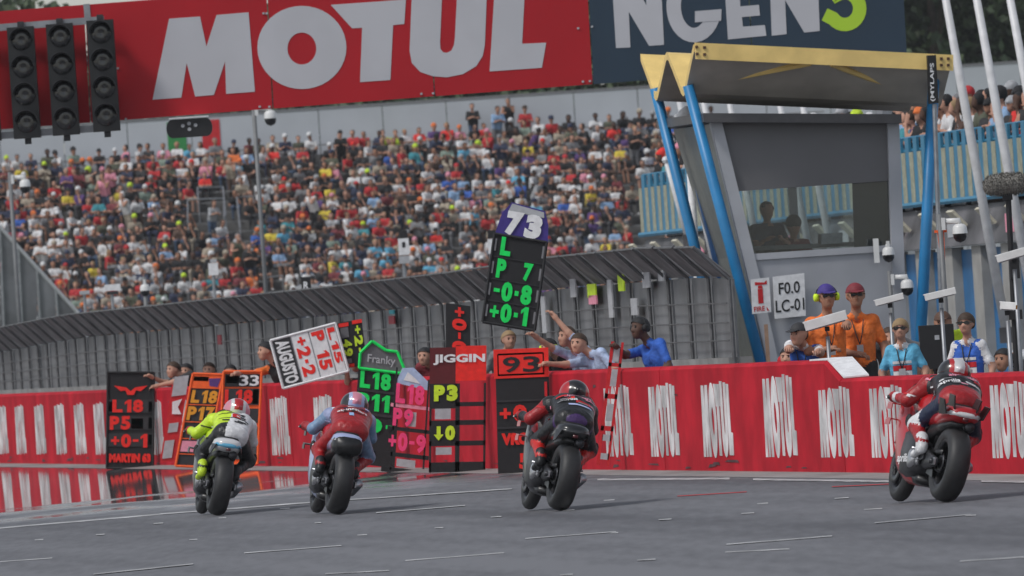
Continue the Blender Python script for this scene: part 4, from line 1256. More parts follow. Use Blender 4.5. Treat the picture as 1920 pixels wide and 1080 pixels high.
def rider(label, t, R, g, S, hang):
    pr = []
    def c(a, b, ra, rb, n): pr.append((np.array(a, float), np.array(b, float), ra, rb, n))
    hy, cy, hd = -.05 * hang, -.10 * hang, -.16 * hang
    hip = (.24, hy, .9)
    for s, N in ((1, 'L'), (-1, 'R')):
        kn = (.66, s * .235 + (hy if s > 0 else hy * 2.2), .66)
        an = (.34, s * .185, .445)
        c((.22, hy + s * .075, .90), (.60, cy + s * .10, 1.05), .118, .12, 'back_low')
        c((.55, cy + s * .08, 1.04), (.76, cy + s * .14, 1.03), .122, .10, 'back_up')
        c((.25, hy + s * .1, .885), kn, .1, .078, 'thigh' + N)
        c(kn, (an[0] + .03, an[1], an[2] + .06), .072, .052, 'shin' + N)
        c((an[0] + .045, an[1], an[2] + .10), (an[0], an[1], an[2]), .05, .044, 'boot' + N)
        c(an, (an[0] + .17, an[1] + .015 * s, an[2] - .055), .042, .034, 'boot' + N)
        sh = (.78, cy + s * .205, 1.035)
        el = (.85, cy * .6 + s * .315, .87)
        ha = (1.07, s * .30, .895)
        c(sh, el, .078, .06, 'uarm' + N)
        c(el, ha, .056, .04, 'farm' + N)
        c((.78, cy + s * .12, 1.035), sh, .1, .082, 'shoulder' + N)
        c(ha, (1.10, s * .305, .895), .044, .042, 'glove' + N)
        for q in range(4):
            y_ = s * (.262 + .024 * q)
            c((1.09, y_, .91), (1.125, y_, .895), .013, .013, 'glove' + N)
            c((1.125, y_, .895), (1.115, y_, .865), .012, .011, 'glove' + N)
        c((1.07, s * .257, .885), (1.09, s * .247, .865), .014, .012, 'glove' + N)
    c((.20, hy, .90), (.45, cy * .8, 1.02), .118, .115, 'back_low')
    c((.45, cy * .8, 1.05), (.72, cy, 1.09), .10, .085, 'hump')
    c((.78, cy, 1.08), (.90, hd, 1.13), .075, .07, 'neck')
    V, Fq, lab, names = snets(pr, .0135, .035)
    cols = S['map']
    used = sorted(set(cols.values()) | {S['alt']})
    lf = lab[Fq[:, 0]]
    cen = V[Fq].mean(1)
    mi = np.array([used.index(cols.get(n, cols['back_low'])) for n in names])[lf]
    if 'fn' in S:
        for i in range(len(Fq)):
            r_ = S['fn'](names[lf[i]], cen[i])
            if r_: mi[i] = used.index(r_)
    me = mesh_from('racer', V, Fq, mi, [mat('leather_' + u, tuple(x * (.9 if u in ('neon', 'white') else .62) for x in PAL[u]), rough=.42, var=.14, scale=16, bump=.5) for u in used])
    o = link('racer', me, None, g)
    o.rotation_euler = R.to_euler()
    tag(o, label, 'person', 'motorcycle racers')
    # helmet
    hc = np.array((.97, hd, 1.185))
    hp = [(hc + (-.03, 0, .02), hc + (.02, 0, .015), .128, .13, 'a'), (hc + (.06, 0, -.05), hc + (.09, 0, -.06), .085, .075, 'a'), (hc + (-.11, 0, .045), hc + (-.17, 0, .05), .055, .02, 'a'), (hc + (0, -.02, 0), hc + (0, .02, 0), .13, .13, 'a')]
    V, Fq, lab, names = snets(hp, .012, .03)
    cen = V[Fq].mean(1) - hc
    mi = np.zeros(len(Fq), int)
    h1, h2 = S['helmet'][1], S['helmet'][2]
    mi[(np.abs(cen[:, 1]) < .05) & (cen[:, 2] > .02)] = 1
    mi[(np.abs(cen[:, 1]) > .085)] = 2
    mi[(cen[:, 2] < -.02) & (cen[:, 0] < .05)] = 3
    mi[(cen[:, 0] > .085) & (cen[:, 2] < .05) & (cen[:, 2] > -.04)] = 4
    hm = mesh_from('helmet', V, Fq, mi, [gloss(x) for x in S['helmet']] + [gloss('black')])
    link('helmet', hm, o)
    # lettering and patches on the back, laid on the leather
    bv = BVHTree.FromPolygons([Vector(v.co) for v in me.vertices], [tuple(p.vertices) for p in me.polygons])
    n = Vector((-.62, 0, .78)).normalized()
    u = Vector((0, -1, 0))
    v = n.cross(u)
    for s, x, y_, w, h, col in S['text']:
        if s == '#':
            m_ = decal_grid(bv, Vector((x, y_, 1.1)), u, v, n, w, h)
            part('patch', m_, P(col), o, local=True)
        else:
            m_ = decal_text(MB(), bv, s, Vector((x, y_, 1.1)), u, v, n, w, h)
            part('lettering', m_, P(col), o, local=True)
    rq = random.Random(len(label))
    dirs = [(n, u, v, lambda: Vector((rq.uniform(.22, .8), rq.uniform(-.26, .1), 1.1)))] * 2
    sn = Vector((-.25, 1, .15)).normalized(); su = Vector((1, .25, 0)).normalized()
    dirs.append((sn, su, sn.cross(su), lambda: Vector((rq.uniform(.3, .85), .2, rq.uniform(.6, 1.1)))))
    for k in range(22):
        n_, u_, v_, pick = dirs[k % 3]
        part('patch', decal_grid(bv, pick(), u_, v_, n_, rq.uniform(.03, .11), rq.uniform(.012, .03), 5, 2, .004 + .0006 * k), P(rq.choice(S['marks'])), o, local=True)
    # armour cups, zips and seams
    for s in (-1, 1):
        part('shoulder_cup', MB().ball((.80, cy + s * .235, 1.075), .05, 10, sc=(1.1, .8, .6)), DARKMETAL if S['alt'] != 'lightblue' else gloss('lightblue'), o, True, local=True)
    for x_ in (.35, .5, .66):
        part('stretch_panel', decal_grid(bv, Vector((x_, -.06, 1.1)), u, v, n, .30, .012, 14, 1, .003), P('black'), o, local=True)
    for s, N in ((1, 'left'), (-1, 'right')):
        mb = MB().ball((.70, s * .25 + (hy if s > 0 else hy * 2.2) + s * .05, .69), .06, 10, sc=(.8, .5, 1))
        part('knee_slider', mb, P('black'), o, True, local=True)
    return o
def full(main, **kw):
    d = {k: main for k in ['back_low', 'back_up', 'hump', 'neck', 'shoulderL', 'shoulderR', 'uarmL', 'uarmR', 'farmL', 'farmR', 'thighL', 'thighR', 'shinL', 'shinR', 'bootL', 'bootR', 'gloveL', 'gloveR']}
    for k, v in kw.items():
        for q in (k, k + 'L', k + 'R'):
            if q in d: d[q] = v
    return d
D = math.radians
bikes = [
    ('black racing motorcycle with blue and white tail under the rider in neon yellow', 404, 966, D(8.0), D(13), dict(body='charcoal', tail='white', tail2='skyblue', accent='neon', belly='black', tank='neon', num='', brand=''), 'fins2',
     'racer in neon yellow and white leathers leaning into the bend', dict(map=full('neon', thigh='black', shin='black', boot='neon', glove='red', bootR='black'), alt='white', helmet=['white', 'red', 'pink', 'white'],
      fn=lambda nm, p: ('white' if nm in ('back_low', 'back_up', 'hump', 'shoulderR', 'uarmR') and p[1] < -.07 - .25 * (p[0] - .5) else ('black' if nm.startswith('back_low') and p[0] < .24 else None)),
      marks=['black', 'olive', 'white', 'charcoal'], text=[('#', .40, -.10, .09, .07, 'red'), ('#', .62, .0, .16, .02, 'olive'), ('#', .50, -.1, .2, .018, 'charcoal'), ('#', .27, -.16, .10, .03, 'black'), ('#', .27, .02, .08, .03, 'black')])),
    ('racing motorcycle with pale blue fairing and black tail scoop under the rider in red', 628, 964, D(9.0), D(13), dict(body='lavender', tail='lavender', tail2='white', accent='red', belly='lavender', tank='red', num='', brand=''), 'box',
     'racer in red and pale blue leathers with dark visored helmet', dict(map=full('red', uarm='lightblue', shoulder='lavender', neck='lavender', boot='black', back_up='lavender', hump='red', glove='red'), alt='lightblue', helmet=['lavender', 'pink', 'black', 'pink'],
      fn=lambda nm, p: 'red' if nm == 'back_up' and p[0] < .62 else ('lightblue' if nm == 'thighR' else None),
      marks=['white', 'navy', 'lavender', 'charcoal', 'white'], text=[('#', .74, -.1, .14, .03, 'navy'), ('alpinestars', .56, -.08, .24, .035, 'charcoal'), ('alpinestars', .40, -.07, .32, .06, 'white'), ('#', .28, -.05, .05, .07, 'lightblue')])),
    ('black and red racing motorcycle with carbon tail under the rider in black', 1046, 957, D(11.5), D(14), dict(body='black', tail='black', tail2='charcoal', accent='red', belly='black', tank='black', num='', brand='', wing=1), 'fins2',
     'racer in black leathers with red sleeves and knees', dict(map=full('black', uarmL='red', shin='brightred', farm='black', thigh='black', boot='black', gloveL='red'), alt='purple', helmet=['black', 'black', 'red', 'white'],
      fn=lambda nm, p: 'purple' if nm.startswith('thigh') and .20 < p[0] < .25 else ('purple' if nm == 'back_low' and p[0] < .106 else None),
      marks=['white', 'red', 'purple', 'grey', 'pink', 'brightred'], text=[('#', .78, -.12, .10, .02, 'white'), ('#', .68, -.11, .2, .03, 'lavender'), ('#', .63, -.12, .14, .02, 'white'), ('alpinestars', .5, -.1, .28, .06, 'pink'), ('#', .34, -.14, .16, .05, 'red'), ('aprilia', .38, -.0, .16, .06, 'white'), ('#', .25, -.1, .24, .035, 'lavender')])),
    ('red racing motorcycle with black finned tail under the rider in red and black', 1768, 941, D(14.0), D(15), dict(body='red', tail='red', tail2='white', accent='red', belly='red', tank='red', num='5', brand='aprilia', wing=1), 'fins',
     'racer in red, white and black leathers beside the marshals at the wall', dict(map=full('red', back_up='charcoal', hump='black', shoulderR='black', thigh='navy', shin='red', boot='white', farm='red', glove='red', back_low='black'), alt='white', helmet=['red', 'white', 'black', 'white'],
      fn=lambda nm, p: 'white' if nm in ('thighL',) and p[0] > .5 else ('red' if nm == 'back_low' and p[0] < .27 else ('white' if nm.startswith('farm') and p[0] > 1.0 else None)),
      marks=['white', 'red', 'white', 'grey', 'pink'], text=[('aprilia', .34, .04, .18, .08, 'white'), ('alpinestars', .50, -.12, .30, .07, 'pink'), ('#', .70, -.13, .24, .03, 'pink'), ('#', .78, -.15, .2, .025, 'white'), ('#', .33, -.18, .14, .03, 'white')])),
]
for lb, px, py, yaw, lean, C, ts, rl, S in bikes:
    t, R, g = motorcycle(lb, px, py, yaw, lean, C, ts)
    rider(rl, t, R, g, S, 1.0)
# ------------------------------------------------------------------ people at the wall
G = 'pit crew at the wall'
MG = 'marshals behind the wall'
EYE = mat('eye_dark', (.01, .01, .012), rough=.2, var=.05)
LIP = mat('lip', (.3, .1, .08), rough=.6, var=.05)
def person(label, px, py, off, yaw=0.0, lean_to=None, min_lean=0.0, arms=None, skin='skin', shirt='black', sleeve=None, pants='charcoal', hair='hairbrown', cap=None, glasses=False,
           long_hair=False, muffs=None, head_turn=0.0, collar=None, step=.016, short=True, group='pit crew and marshals at the wall', Y=None, build=1.0, hmin=1.77, flag=False, hold=None):
    """px, py: centre of the head in the photograph; off: metres behind the wall face"""
    T = at(px, py, Y) if Y is not None else on_line(px, py, off)
    zg = gz(T.x)
    hz = T.z - zg
    H = 1.77
    th = min_lean
    H = min(H, max(hmin, hz / (.53 + .40 * math.cos(th))))
    need = (hz / H - .53) / .40 + 1e-6
    if need < math.cos(min_lean):
        th = math.acos(max(-.1, need))
    elif hz > 1.93 * (.53 + .40 * math.cos(th)):
        zg = T.z - 1.93 * (.53 + .40 * math.cos(th)); H = 1.93
    else:
        H = hz / (.53 + .40 * math.cos(th))
    q = H / 1.77
    fwd = Vector((math.sin(yaw), -math.cos(yaw), 0)); lft = Vector((math.cos(yaw), math.sin(yaw), 0))
    ld = Vector((math.sin(lean_to), -math.cos(lean_to), 0)) if lean_to is not None else fwd
    base = Vector((T.x, T.y, 0)) - ld * (.40 * H * math.sin(th))
    B = Vector((base.x, base.y, zg))
    def S(f, l, z):
        """standing joint (metres for a 1.77 m person) leaned about the hips, relative to B"""
        p = fwd * (f * q) + lft * (l * q)
        if z <= .94: return p + UP * (z * q)
        h = (z - .94) * q
        a = ld.dot(p)
        rest = p - ld * a
        return rest + ld * (a * math.cos(th) + h * math.sin(th)) + UP * (.94 * q + h * math.cos(th) - a * math.sin(th))
    pr = []
    def c(a, b, ra, rb, n): pr.append((np.array(a), np.array(b), ra * q, rb * q, n))
    fingers = []
    for s, N in ((1, 'L'), (-1, 'R')):
        c(S(0, s * .09, .93), S(.02, s * .10, .50), .098, .066, 'pants')
        c(S(.02, s * .10, .50), S(-.02, s * .10, .09), .060, .042, 'pants')
        c(S(-.02, s * .10, .05), S(.16, s * .12, .035), .045, .036, 'shoe')
        c(S(0, s * .068 * build, .96), S(0, s * .08 * build, 1.26), .1, .104, 'shirt')
        c(S(0, s * .05, 1.27), S(-.01, s * .145 * build, 1.39), .1, .062, 'shirt')
        c(S(.0, s * .03, 1.43), S(-.01, s * .07, 1.415), .052, .045, 'collar' if collar else 'shirt')
        sh = S(-.01, s * .172 * build, 1.385)
        tgt = (arms or {}).get(N)
        if tgt is None:
            el, ha = S(-.03, s * .27, 1.12), S(.10, s * .25, .90)
        else:
            if isinstance(tgt, tuple): tgt = S(*tgt) + B
            ha = Vector(tgt) - B
            d = ha - sh
            L1, L2 = .30 * q, .27 * q
            D_ = min(d.length, (L1 + L2) * .995)
            if d.length > D_:
                ex = d.length / D_                      # a reaching arm stretches from the shoulder blade
                sh = ha - d.normalized() * D_ if ex < 1.25 else sh
                if ex >= 1.25: ha = sh + d.normalized() * D_
                d = ha - sh
            a_ = (L1 * L1 - L2 * L2 + D_ * D_) / (2 * D_)
            hgt = math.sqrt(max(0, L1 * L1 - a_ * a_))
            pole = (UP * -.8 + lft * s * .6 - fwd * .2)
            pole = (pole - d.normalized() * pole.dot(d.normalized())).normalized()
            el = sh + d.normalized() * a_ + pole * hgt
        mid = sh.lerp(el, .72 if short else 1.0)
        c(S(0, s * .13, 1.375), sh, .06, .06, 'shirt' if sleeve is None else 'sleeve')
        c(sh, mid, .058, .055, 'sleeve' if sleeve else 'shirt')
        if short: c(mid, el, .044, .042, 'skin')
        wr = el.lerp(ha, .95)
        c(el, wr, .042 if short else .05, .029, 'skin' if short else ('sleeve' if sleeve else 'shirt'))
        hd = (ha - el).normalized()
        sd = hd.cross(UP if abs(hd.z) < .8 else fwd).normalized()
        nn = sd.cross(hd)
        c(wr, ha + hd * .05 * q, .03, .032, 'skin')
        for k in range(4):
            p0 = ha + hd * .06 * q + sd * (.034 - .022 * k) * q
            L = (.036, .042, .040, .030)[k] * q
            p1 = p0 + hd * L - nn * .012 * q
            p2 = p1 + hd * L * .35 - nn * L * .8
            fingers.append(([B + p0 - hd * .03, B + p1, B + p2], [.0095 * q, .009 * q, .0075 * q]))
        p0 = ha + sd * .028 * q
        fingers.append(([B + p0, B + p0 + (hd * .03 + sd * .025) * q, B + p0 + (hd * .06 + sd * .022 - nn * .015) * q], [.012 * q, .0105 * q, .008 * q]))
    c(S(0, 0, 1.43), S(.03, 0, 1.55), .052, .05, 'skin')
    hc = S(.045, 0, 1.64)
    hf = (fwd * math.cos(head_turn) + lft * math.sin(head_turn)).normalized()
    hl = Vector((-hf.y, hf.x, 0))
    def Hd(f, l, z): return hc + (hf * f + hl * l + UP * z) * q
    c(Hd(.035, 0, -.065), Hd(-.005, 0, .025), .058, .088, 'skin')
    c(Hd(-.02, 0, .03), Hd(-.025, 0, .02), .09, .088, 'skin')
    c(Hd(.088, 0, .0), Hd(.104, 0, -.022), .012, .016, 'skin')
    for s in (-1, 1):
        c(Hd(-.01, s * .082, .01), Hd(-.01, s * .088, -.02), .016, .012, 'skin')
        c(Hd(.045, s * .035, -.02), Hd(.05, s * .03, -.025), .035, .035, 'skin')
    V, Fq, lab, names = snets(pr, step, .028)
    mset = {'skin': skin, 'shirt': shirt, 'sleeve': sleeve or shirt, 'pants': pants, 'shoe': 'black', 'collar': collar or shirt}
    mats = [P(mset[n_]) if n_ == 'skin' else cloth(mset[n_]) for n_ in names]
    mb = MB()
    si = names.index('skin')
    mb.add(V + np.array(B), [tuple(f) for f in Fq])
    mb.m = [int(x) for x in lab[Fq[:, 0]]]
    for pts, rs in fingers:
        mb.tube(pts, rs, 6, si)
    mats = mats + [EYE, LIP]
    for s in (-1, 1):
        mb.ball(B + Hd(.077, s * .032, .012), .011 * q, 8, len(mats) - 2)
        mb.box(B + Hd(.083, s * .032, .032), .012, .03, .007, (hf, hl, UP), len(mats) - 2)
    mb.box(B + Hd(.086, 0, -.055), .012, .042, .009, (hf, hl, UP), len(mats) - 1)
    me = mb.mesh('person', mats, B, True)
    o = link('person', me, None, B)
    tag(o, label, 'person', group)
    def dome(rr, z0, ang, m, nm, tilt=.25, dz=.02):
        d_ = MB()
        n = 18
        up2 = (UP * math.cos(tilt) - hf * math.sin(tilt))
        fo = (hf * math.cos(tilt) + UP * math.sin(tilt))
        rows = []
        for i in range(8):
            t_ = ang * i / 7
            rows.append([B + hc + up2 * dz + (up2 * math.cos(t_) * rr * 1.02 + (fo * math.cos(a) * 1.10 + hl * math.sin(a) * .93) * math.sin(t_) * rr) + hf * -.012 for a in [2 * math.pi * k / n for k in range(n)]])
        for r in range(7):
            o_ = len(d_.v)
            d_.add(rows[r] + rows[r + 1], [(k, (k + 1) % n, n + (k + 1) % n, n + k) for k in range(n)])
        return part(nm, d_, m, o, True, org=B)
    if cap:
        dome(.108 * q, 0, 1.5, P(cap), 'cap', .08, .03)
        vz = MB().prism([B + Hd(.07, -.075, .052), B + Hd(.15, -.06, .038), B + Hd(.175, 0, .034), B + Hd(.15, .06, .038), B + Hd(.07, .075, .052)], UP * .008)
        part('cap_peak', vz, P(cap), o, org=B)
        dome(.099 * q, 0, 1.9, P(hair), 'hair', .5)
    elif hair:
        dome(.113 * q, 0, 1.85 if long_hair else 1.6, P(hair), 'hair', .55, .02)
    if long_hair:
        part('hair_bun', MB().ball(B + Hd(-.09, 0, .03), .06 * q, 10), P(hair), o, True, org=B)
    if glasses:
        part('sunglasses', MB().box(B + Hd(.087, 0, .012), .016, .128, .03, (hf, hl, UP)).box(B + Hd(.03, .086, .018), .12, .006, .012, (hf, hl, UP)).box(B + Hd(.03, -.086, .018), .12, .006, .012, (hf, hl, UP)), EYE, o, org=B)
    if group == MG:                    # lanyard, badge and belt pouch
        part('lanyard', MB().tube([B + S(.07, .06, 1.40), B + S(.125, .03, 1.25), B + S(.135, 0, 1.15)], .006, 5).tube([B + S(.07, -.06, 1.40), B + S(.125, -.03, 1.25), B + S(.135, 0, 1.15)], .006, 5), P('charcoal'), o, True, org=B)
        part('pass_card', MB().box(B + S(.14, 0, 1.10), .01, .07, .1, (fwd, lft, UP)), P('lightgrey'), o, org=B)
    if muffs:
        for s in (-1, 1):
            part('ear_defender', MB().lathe([(-.02, .0), (-.02, .045), (.02, .045), (.03, .03), (.03, 0)], B + Hd(-.01, s * .105, 0), hl * s, 14), P(muffs), o, True, org=B)
        part('headband', MB().tube([B + Hd(-.01, .115 * math.cos(a), .125 * math.sin(a)) for a in [math.pi * k / 10 for k in range(11)]], .009, 6), P('black'), o, True, org=B)
    if flag:
        bv = BVHTree.FromPolygons([Vector(v.co) for v in me.vertices], [tuple(p.vertices) for p in me.polygons])
        cc = S(.1, 0, 1.13)
        for i, cl in enumerate(('white', 'red', 'white', 'blue')):
            part('tabard_stripe', decal_grid(bv, cc + UP * (.09 - .06 * i), lft, UP, fwd, .2, .055 if i else .03), P(cl), o, org=Vector((0, 0, 0)))
    return o

G = 'pit crew at the wall'
MG = 'marshals behind the wall'
def bp(px, py, Y): return at(px, py, Y)

# ------------------------------------------------------------------ pit boards
def board(label, TL, TR, BL, Y, base='black', frame=None, parts=(), thick=.025, tilt=0.0, back=True, group='pit signal boards'):
    a, b, c = at(*TL, Y), at(*TR, Y), at(*BL, Y)
    BR = b + (c - a)
    n = Vector((0, -1, 0))
    def f(p, d=0.0): return a + (b - a) * p[0] + (c - a) * p[1] + n * d
    t = thing('pit_board', label, 'pit board', (c + BR) / 2, group)
    if back: part('panel', MB().prism([f(p) for p in ((0, 0), (1, 0), (1, 1), (0, 1))], -n * thick), P(base), t)
    w, h = (b - a).length, (c - a).length
    for e in parts:
        k = e[0]
        if k == 'r':
            _, x0, y0, x1, y1, col = e
            part('slat', MB().prism([f(p, .014) for p in ((x0, y0), (x1, y0), (x1, y1), (x0, y1))], -n * .012), P(col), t)
        elif k == 'b':      # frame bar without panel behind
            _, x0, y0, x1, y1, col = e
            part('bar', MB().prism([f(p, .006) for p in ((x0, y0), (x1, y0), (x1, y1), (x0, y1))], -n * .03), P(col), t)
        elif k == 't':
            _, s, x0, y0, x1, y1, col = e[:7]
            part('lettering', text_on(MB(), s, lambda p: f(p, .02), x0, y0, x1, y1, e[7] if len(e) > 7 else .05), P(col), t)
        elif k == 'v':      # lettering turned a quarter clockwise, reading downwards
            _, s, x0, y0, x1, y1, col = e
            part('lettering', text_on(MB(), s, lambda p: f((x1 - (p[1]) * (x1 - x0), y0 + p[0] * (y1 - y0)), .02), 0, 0, 1, 1, .05), P(col), t)
        elif k == 'p':
            _, pts, col = e
            part('emblem', MB().prism([f(p, .02) for p in pts], -n * .004), P(col), t)
    if frame:
        fw = .022
        mb = MB()
        cor = [f((-.01, -.01), .01), f((1.01, -.01), .01), f((1.01, 1.01), .01), f((-.01, 1.01), .01)]
        for i in range(4):
            mb.tube([cor[i], cor[(i + 1) % 4]], .02, 6)
        part('frame', mb, P(frame), t)
    return t, f
def yw(px): return on_line(px, 780, 0).y - .25
Y1 = yw(292)
board('black pit board with red winged emblem and red characters L18 P5 +0-1', (203, 700), (288, 700), (201, 876), Y1, 'black', 'black', [
    ('p', [(.13, .13), (.40, .15), (.5, .19), (.60, .15), (.87, .13), (.72, .19), (.62, .18), (.57, .23), (.43, .23), (.38, .18), (.28, .19)], 'brightred'),
    ('r', .0, .28, 1, .42, 'charcoal'), ('r', .0, .46, 1, .60, 'charcoal'), ('r', 0, .64, 1, .78, 'charcoal'), ('r', .02, .30, .10, .41, 'lightgrey'), ('r', .9, .3, .98, .41, 'lightgrey'), ('r', .9, .47, .98, .59, 'lightgrey'), ('r', .9, .65, .98, .77, 'lightgrey'),
    ('t', 'L18', .1, .28, .78, .415, 'brightred'), ('t', 'P5', .05, .455, .5, .60, 'brightred'), ('r', .52, .48, .78, .59, 'wallred'), ('t', '+0-1', .08, .645, .88, .79, 'brightred'),
    ('t', 'MARTIN 63', .04, .85, .96, .95, 'brightred', .08)])
Y2 = yw(425)
board('tall orange-framed pit board with amber characters L18 P17, leaning over', (362, 702), (418, 704), (330, 872), Y2, 'charcoal', 'boardorange', [
    ('r', .0, .0, 1, .15, 'boardorange'), ('r', .05, .02, .55, .07, 'black'), ('p', [(.55, .04), (.95, .03), (.9, .13), (.62, .12)], 'purple'),
    ('t', 'L18', .08, .17, .95, .31, 'amber'), ('r', 0, .325, 1, .335, 'boardorange'), ('t', 'P17', .05, .35, .95, .50, 'amber'), ('r', 0, .515, 1, .525, 'boardorange'), ('t', '+0', .05, .55, .8, .68, 'amber'), ('r', 0, .70, 1, .71, 'boardorange'),
    ('r', .05, .73, .95, .85, 'pink'), ('r', 0, .87, 1, .88, 'boardorange')])
Y3 = yw(500)
board('orange-framed pit board with white 33 over red L18', (420, 698), (490, 698), (412, 868), Y3, 'boardorange', 'boardorange', [
    ('r', .04, .02, .96, .16, 'black'), ('r', .06, .03, .4, .12, 'red'), ('t', '33', .42, .03, .95, .15, 'white', .02), ('r', .03, .18, .97, .36, 'charcoal'), ('t', 'L18', .05, .19, .8, .35, 'brightred'), ('r', .8, .19, .95, .35, 'black'), ('r', .03, .40, .97, .56, 'charcoal'), ('r', .03, .6, .97, .76, 'charcoal'), ('r', .03, .8, .97, .96, 'darkgrey')])
Y4 = yw(665) + .3
board('white pit board held sideways with black name and red figures 2-2 and 15', (508, 639), (628, 607), (532, 727), Y4, 'lightgrey', 'white', [
    ('r', .02, .02, .29, .98, 'charcoal'), ('v', 'AUGUSTO', .05, .05, .26, .95, 'white'), ('r', .31, .02, .57, .98, 'white'), ('v', '+2.2', .34, .08, .54, .9, 'brightred'), ('r', .59, .02, .82, .98, 'white'), ('v', 'P 15', .61, .05, .8, .86, 'brightred'), ('r', .84, .02, .98, .98, 'white'), ('v', 'L15', .86, .05, .97, .8, 'brightred')])
board('small black pit board strip with yellow figures held at the sideways white board', (632, 606), (678, 598), (642, 692), Y4 + .1, 'black', None, [
    ('r', .05, .02, .45, .10, 'brightred'), ('r', .6, .0, 1, .08, 'brightred'), ('v', '49', .12, .38, .5, .75, 'neon'), ('v', '+2.', .62, .12, .96, .7, 'neon'), ('r', .1, .12, .42, .34, 'midgrey'), ('r', .1, .8, .42, .9, 'midgrey'), ('r', .05, .92, .5, .99, 'brightred')])
Y6 = yw(760)
t6, f6 = board('black pit board with green frame head and green L18 P11 characters', (672, 690), (752, 700), (660, 868), Y6, 'black', None, [
    ('t', 'L18', .06, .02, .78, .20, 'boardgreen'), ('t', 'P11', .03, .25, .78, .43, 'boardgreen'), ('t', '0.', .22, .5, .9, .66, 'boardgreen'), ('r', .02, .21, .98, .235, 'charcoal'), ('r', .02, .45, .98, .48, 'charcoal')])
hexp = [(.02, -.04), (.02, -.16), (.28, -.30), (.62, -.22), (.88, -.22), (1.06, -.06), (1.0, .0)]
part('header', MB().prism([f6(p, .004) for p in [(.02, 0)] + hexp], (0, .02, 0)), P('midgrey'), t6)
mb = MB()
for p, q in zip([(.02, 0)] + hexp, hexp + [(.02, 0)]): mb.tube([f6(p, .02), f6(q, .02)], .022, 6)
part('header_frame', mb, P('boardgreen'), t6)
part('lettering', text_on(MB(), 'Franky', lambda p: f6(p, .02), .2, -.16, .85, -.05, .01), P('lightgrey'), t6)
Y7 = yw(808)
t7, f7 = board('open pit board with pink L18 P9 +0-9 characters beside the green-headed board', (735, 720), (805, 728), (725, 880), Y7, 'black', None, [
    ('t', 'L18', .12, -.02, .88, .21, 'boardpink', .05), ('b', 0, .22, 1.05, .26, 'pink'), ('t', 'P9', .08, .27, .62, .48, 'boardpink', .05), ('b', -.05, .49, 1.1, .535, 'black'), ('t', '+0-9', .0, .55, 1.0, .77, 'boardpink', .05), ('b', -.1, .79, 1.1, .84, 'black'), ('b', -.15, .97, 1.1, 1.03, 'black'), ('b', .45, .3, .7, .47, 'lightgrey'),
    ('b', .08, -.2, .13, 1.0, 'black'), ('b', .95, -.1, 1.0, 1.0, 'black'), ('b', .25, .86, .75, .95, 'lightgrey')], back=False)
part('header', MB().prism([f7(p, .0) for p in ((.1, -.02), (.25, -.2), (.55, -.22), (1.0, -.06), (1.0, .03))], (0, .02, 0)), P('paleblue'), t7)
part('header_emblem', MB().prism([f7(p, .008) for p in ((.3, -.06), (.4, -.16), (.6, -.1), (.75, -.04))], (0, .006, 0)), P('white'), t7)
Y8 = yw(890) + .5
board('narrow upright black pit board strip with red plus and figures above the red one', (836, 568), (882, 574), (836, 660), Y8, 'black', None, [('v', '+0-0', .25, .05, .85, .98, 'brightred')])
Y9 = yw(918)
t9, f9 = board('big open pit board with maroon and red head and yellow P3', (806, 652), (912, 650), (804, 886), Y9, 'black', None, [
    ('b', .0, .0, .46, .29, 'darkred'), ('b', .46, -.01, 1.0, .27, 'brightred'), ('t', 'JIGGIN', .06, .055, .98, .14, 'white', .04), ('b', 0, .29, .48, .44, 'black'), ('t', 'P3', .08, .30, .50, .43, 'neon', .07), ('b', 0, .44, 1, .475, 'black'), ('b', 0, .475, .04, 1, 'black'), ('b', .46, .29, .54, 1, 'black'), ('b', .96, .29, 1.0, 1, 'black'), ('b', 0, .585, 1, .625, 'black'), ('b', .04, .625, .46, .75, 'black'),
    ('t', 'v0', .08, .625, .46, .745, 'neon', .07), ('b', 0, .75, 1, .79, 'black'), ('b', .1, .49, .38, .575, 'lightgrey'), ('b', .12, .80, .4, .86, 'lightgrey'), ('b', 0, .92, 1, 1, 'black'), ('b', .04, .475, .46, .49, 'black')], back=False)
Y10 = yw(1032)
t10, f10 = board('black pit board with red head numbered 93 beside the maroon one', (928, 660), (1028, 656), (934, 888), Y10, 'black', None, [
    ('r', -.03, -.02, 1.0, .22, 'brightred'), ('t', '93', .14, .045, .84, .175, 'black', .02), ('r', .06, .015, .9, .03, 'black'), ('r', .06, .185, .9, .2, 'black'), ('r', .04, .02, .065, .2, 'black'), ('r', .89, .02, .915, .2, 'black'),
    ('t', '+0-1', .06, .44, .98, .58, 'brightred'), ('t', 'VROOM', .08, .67, .98, .77, 'brightred', .07), ('t', '5', .4, .84, .6, .97, 'brightred'), ('r', 0, .40, 1, .415, 'charcoal'), ('r', 0, .62, 1, .635, 'charcoal'), ('r', .91, .26, .96, .38, 'red')])
Y11 = yw(1032) + .55
t11, f11 = board('tall black pit board with white 73 on purple head and green figures, held high', (928, 440), (1024, 456), (906, 602), Y11, 'black', 'black', [
    ('t', 'L', .14, .0, .34, .22, 'boardgreen', .06), ('t', 'P', .12, .26, .30, .48, 'boardgreen', .06), ('t', '7', .64, .26, .82, .47, 'boardgreen', .06), ('t', '-0.8', .12, .51, .86, .74, 'boardgreen', .06), ('t', '+0.1', .1, .76, .84, .98, 'boardgreen', .06),
    ('r', .02, .24, .98, .25, 'charcoal'), ('r', .02, .495, .98, .505, 'charcoal'), ('r', .02, .745, .98, .755, 'charcoal')] + [('r', x, y_, x + .04, y_ + .14, 'grey') for x in (.015, .945) for y_ in (.04, .3, .55, .8)])
head = [(.0, -.02), (.08, -.26), (.24, -.40), (.9, -.36), (1.0, -.2), (1.03, .0)]
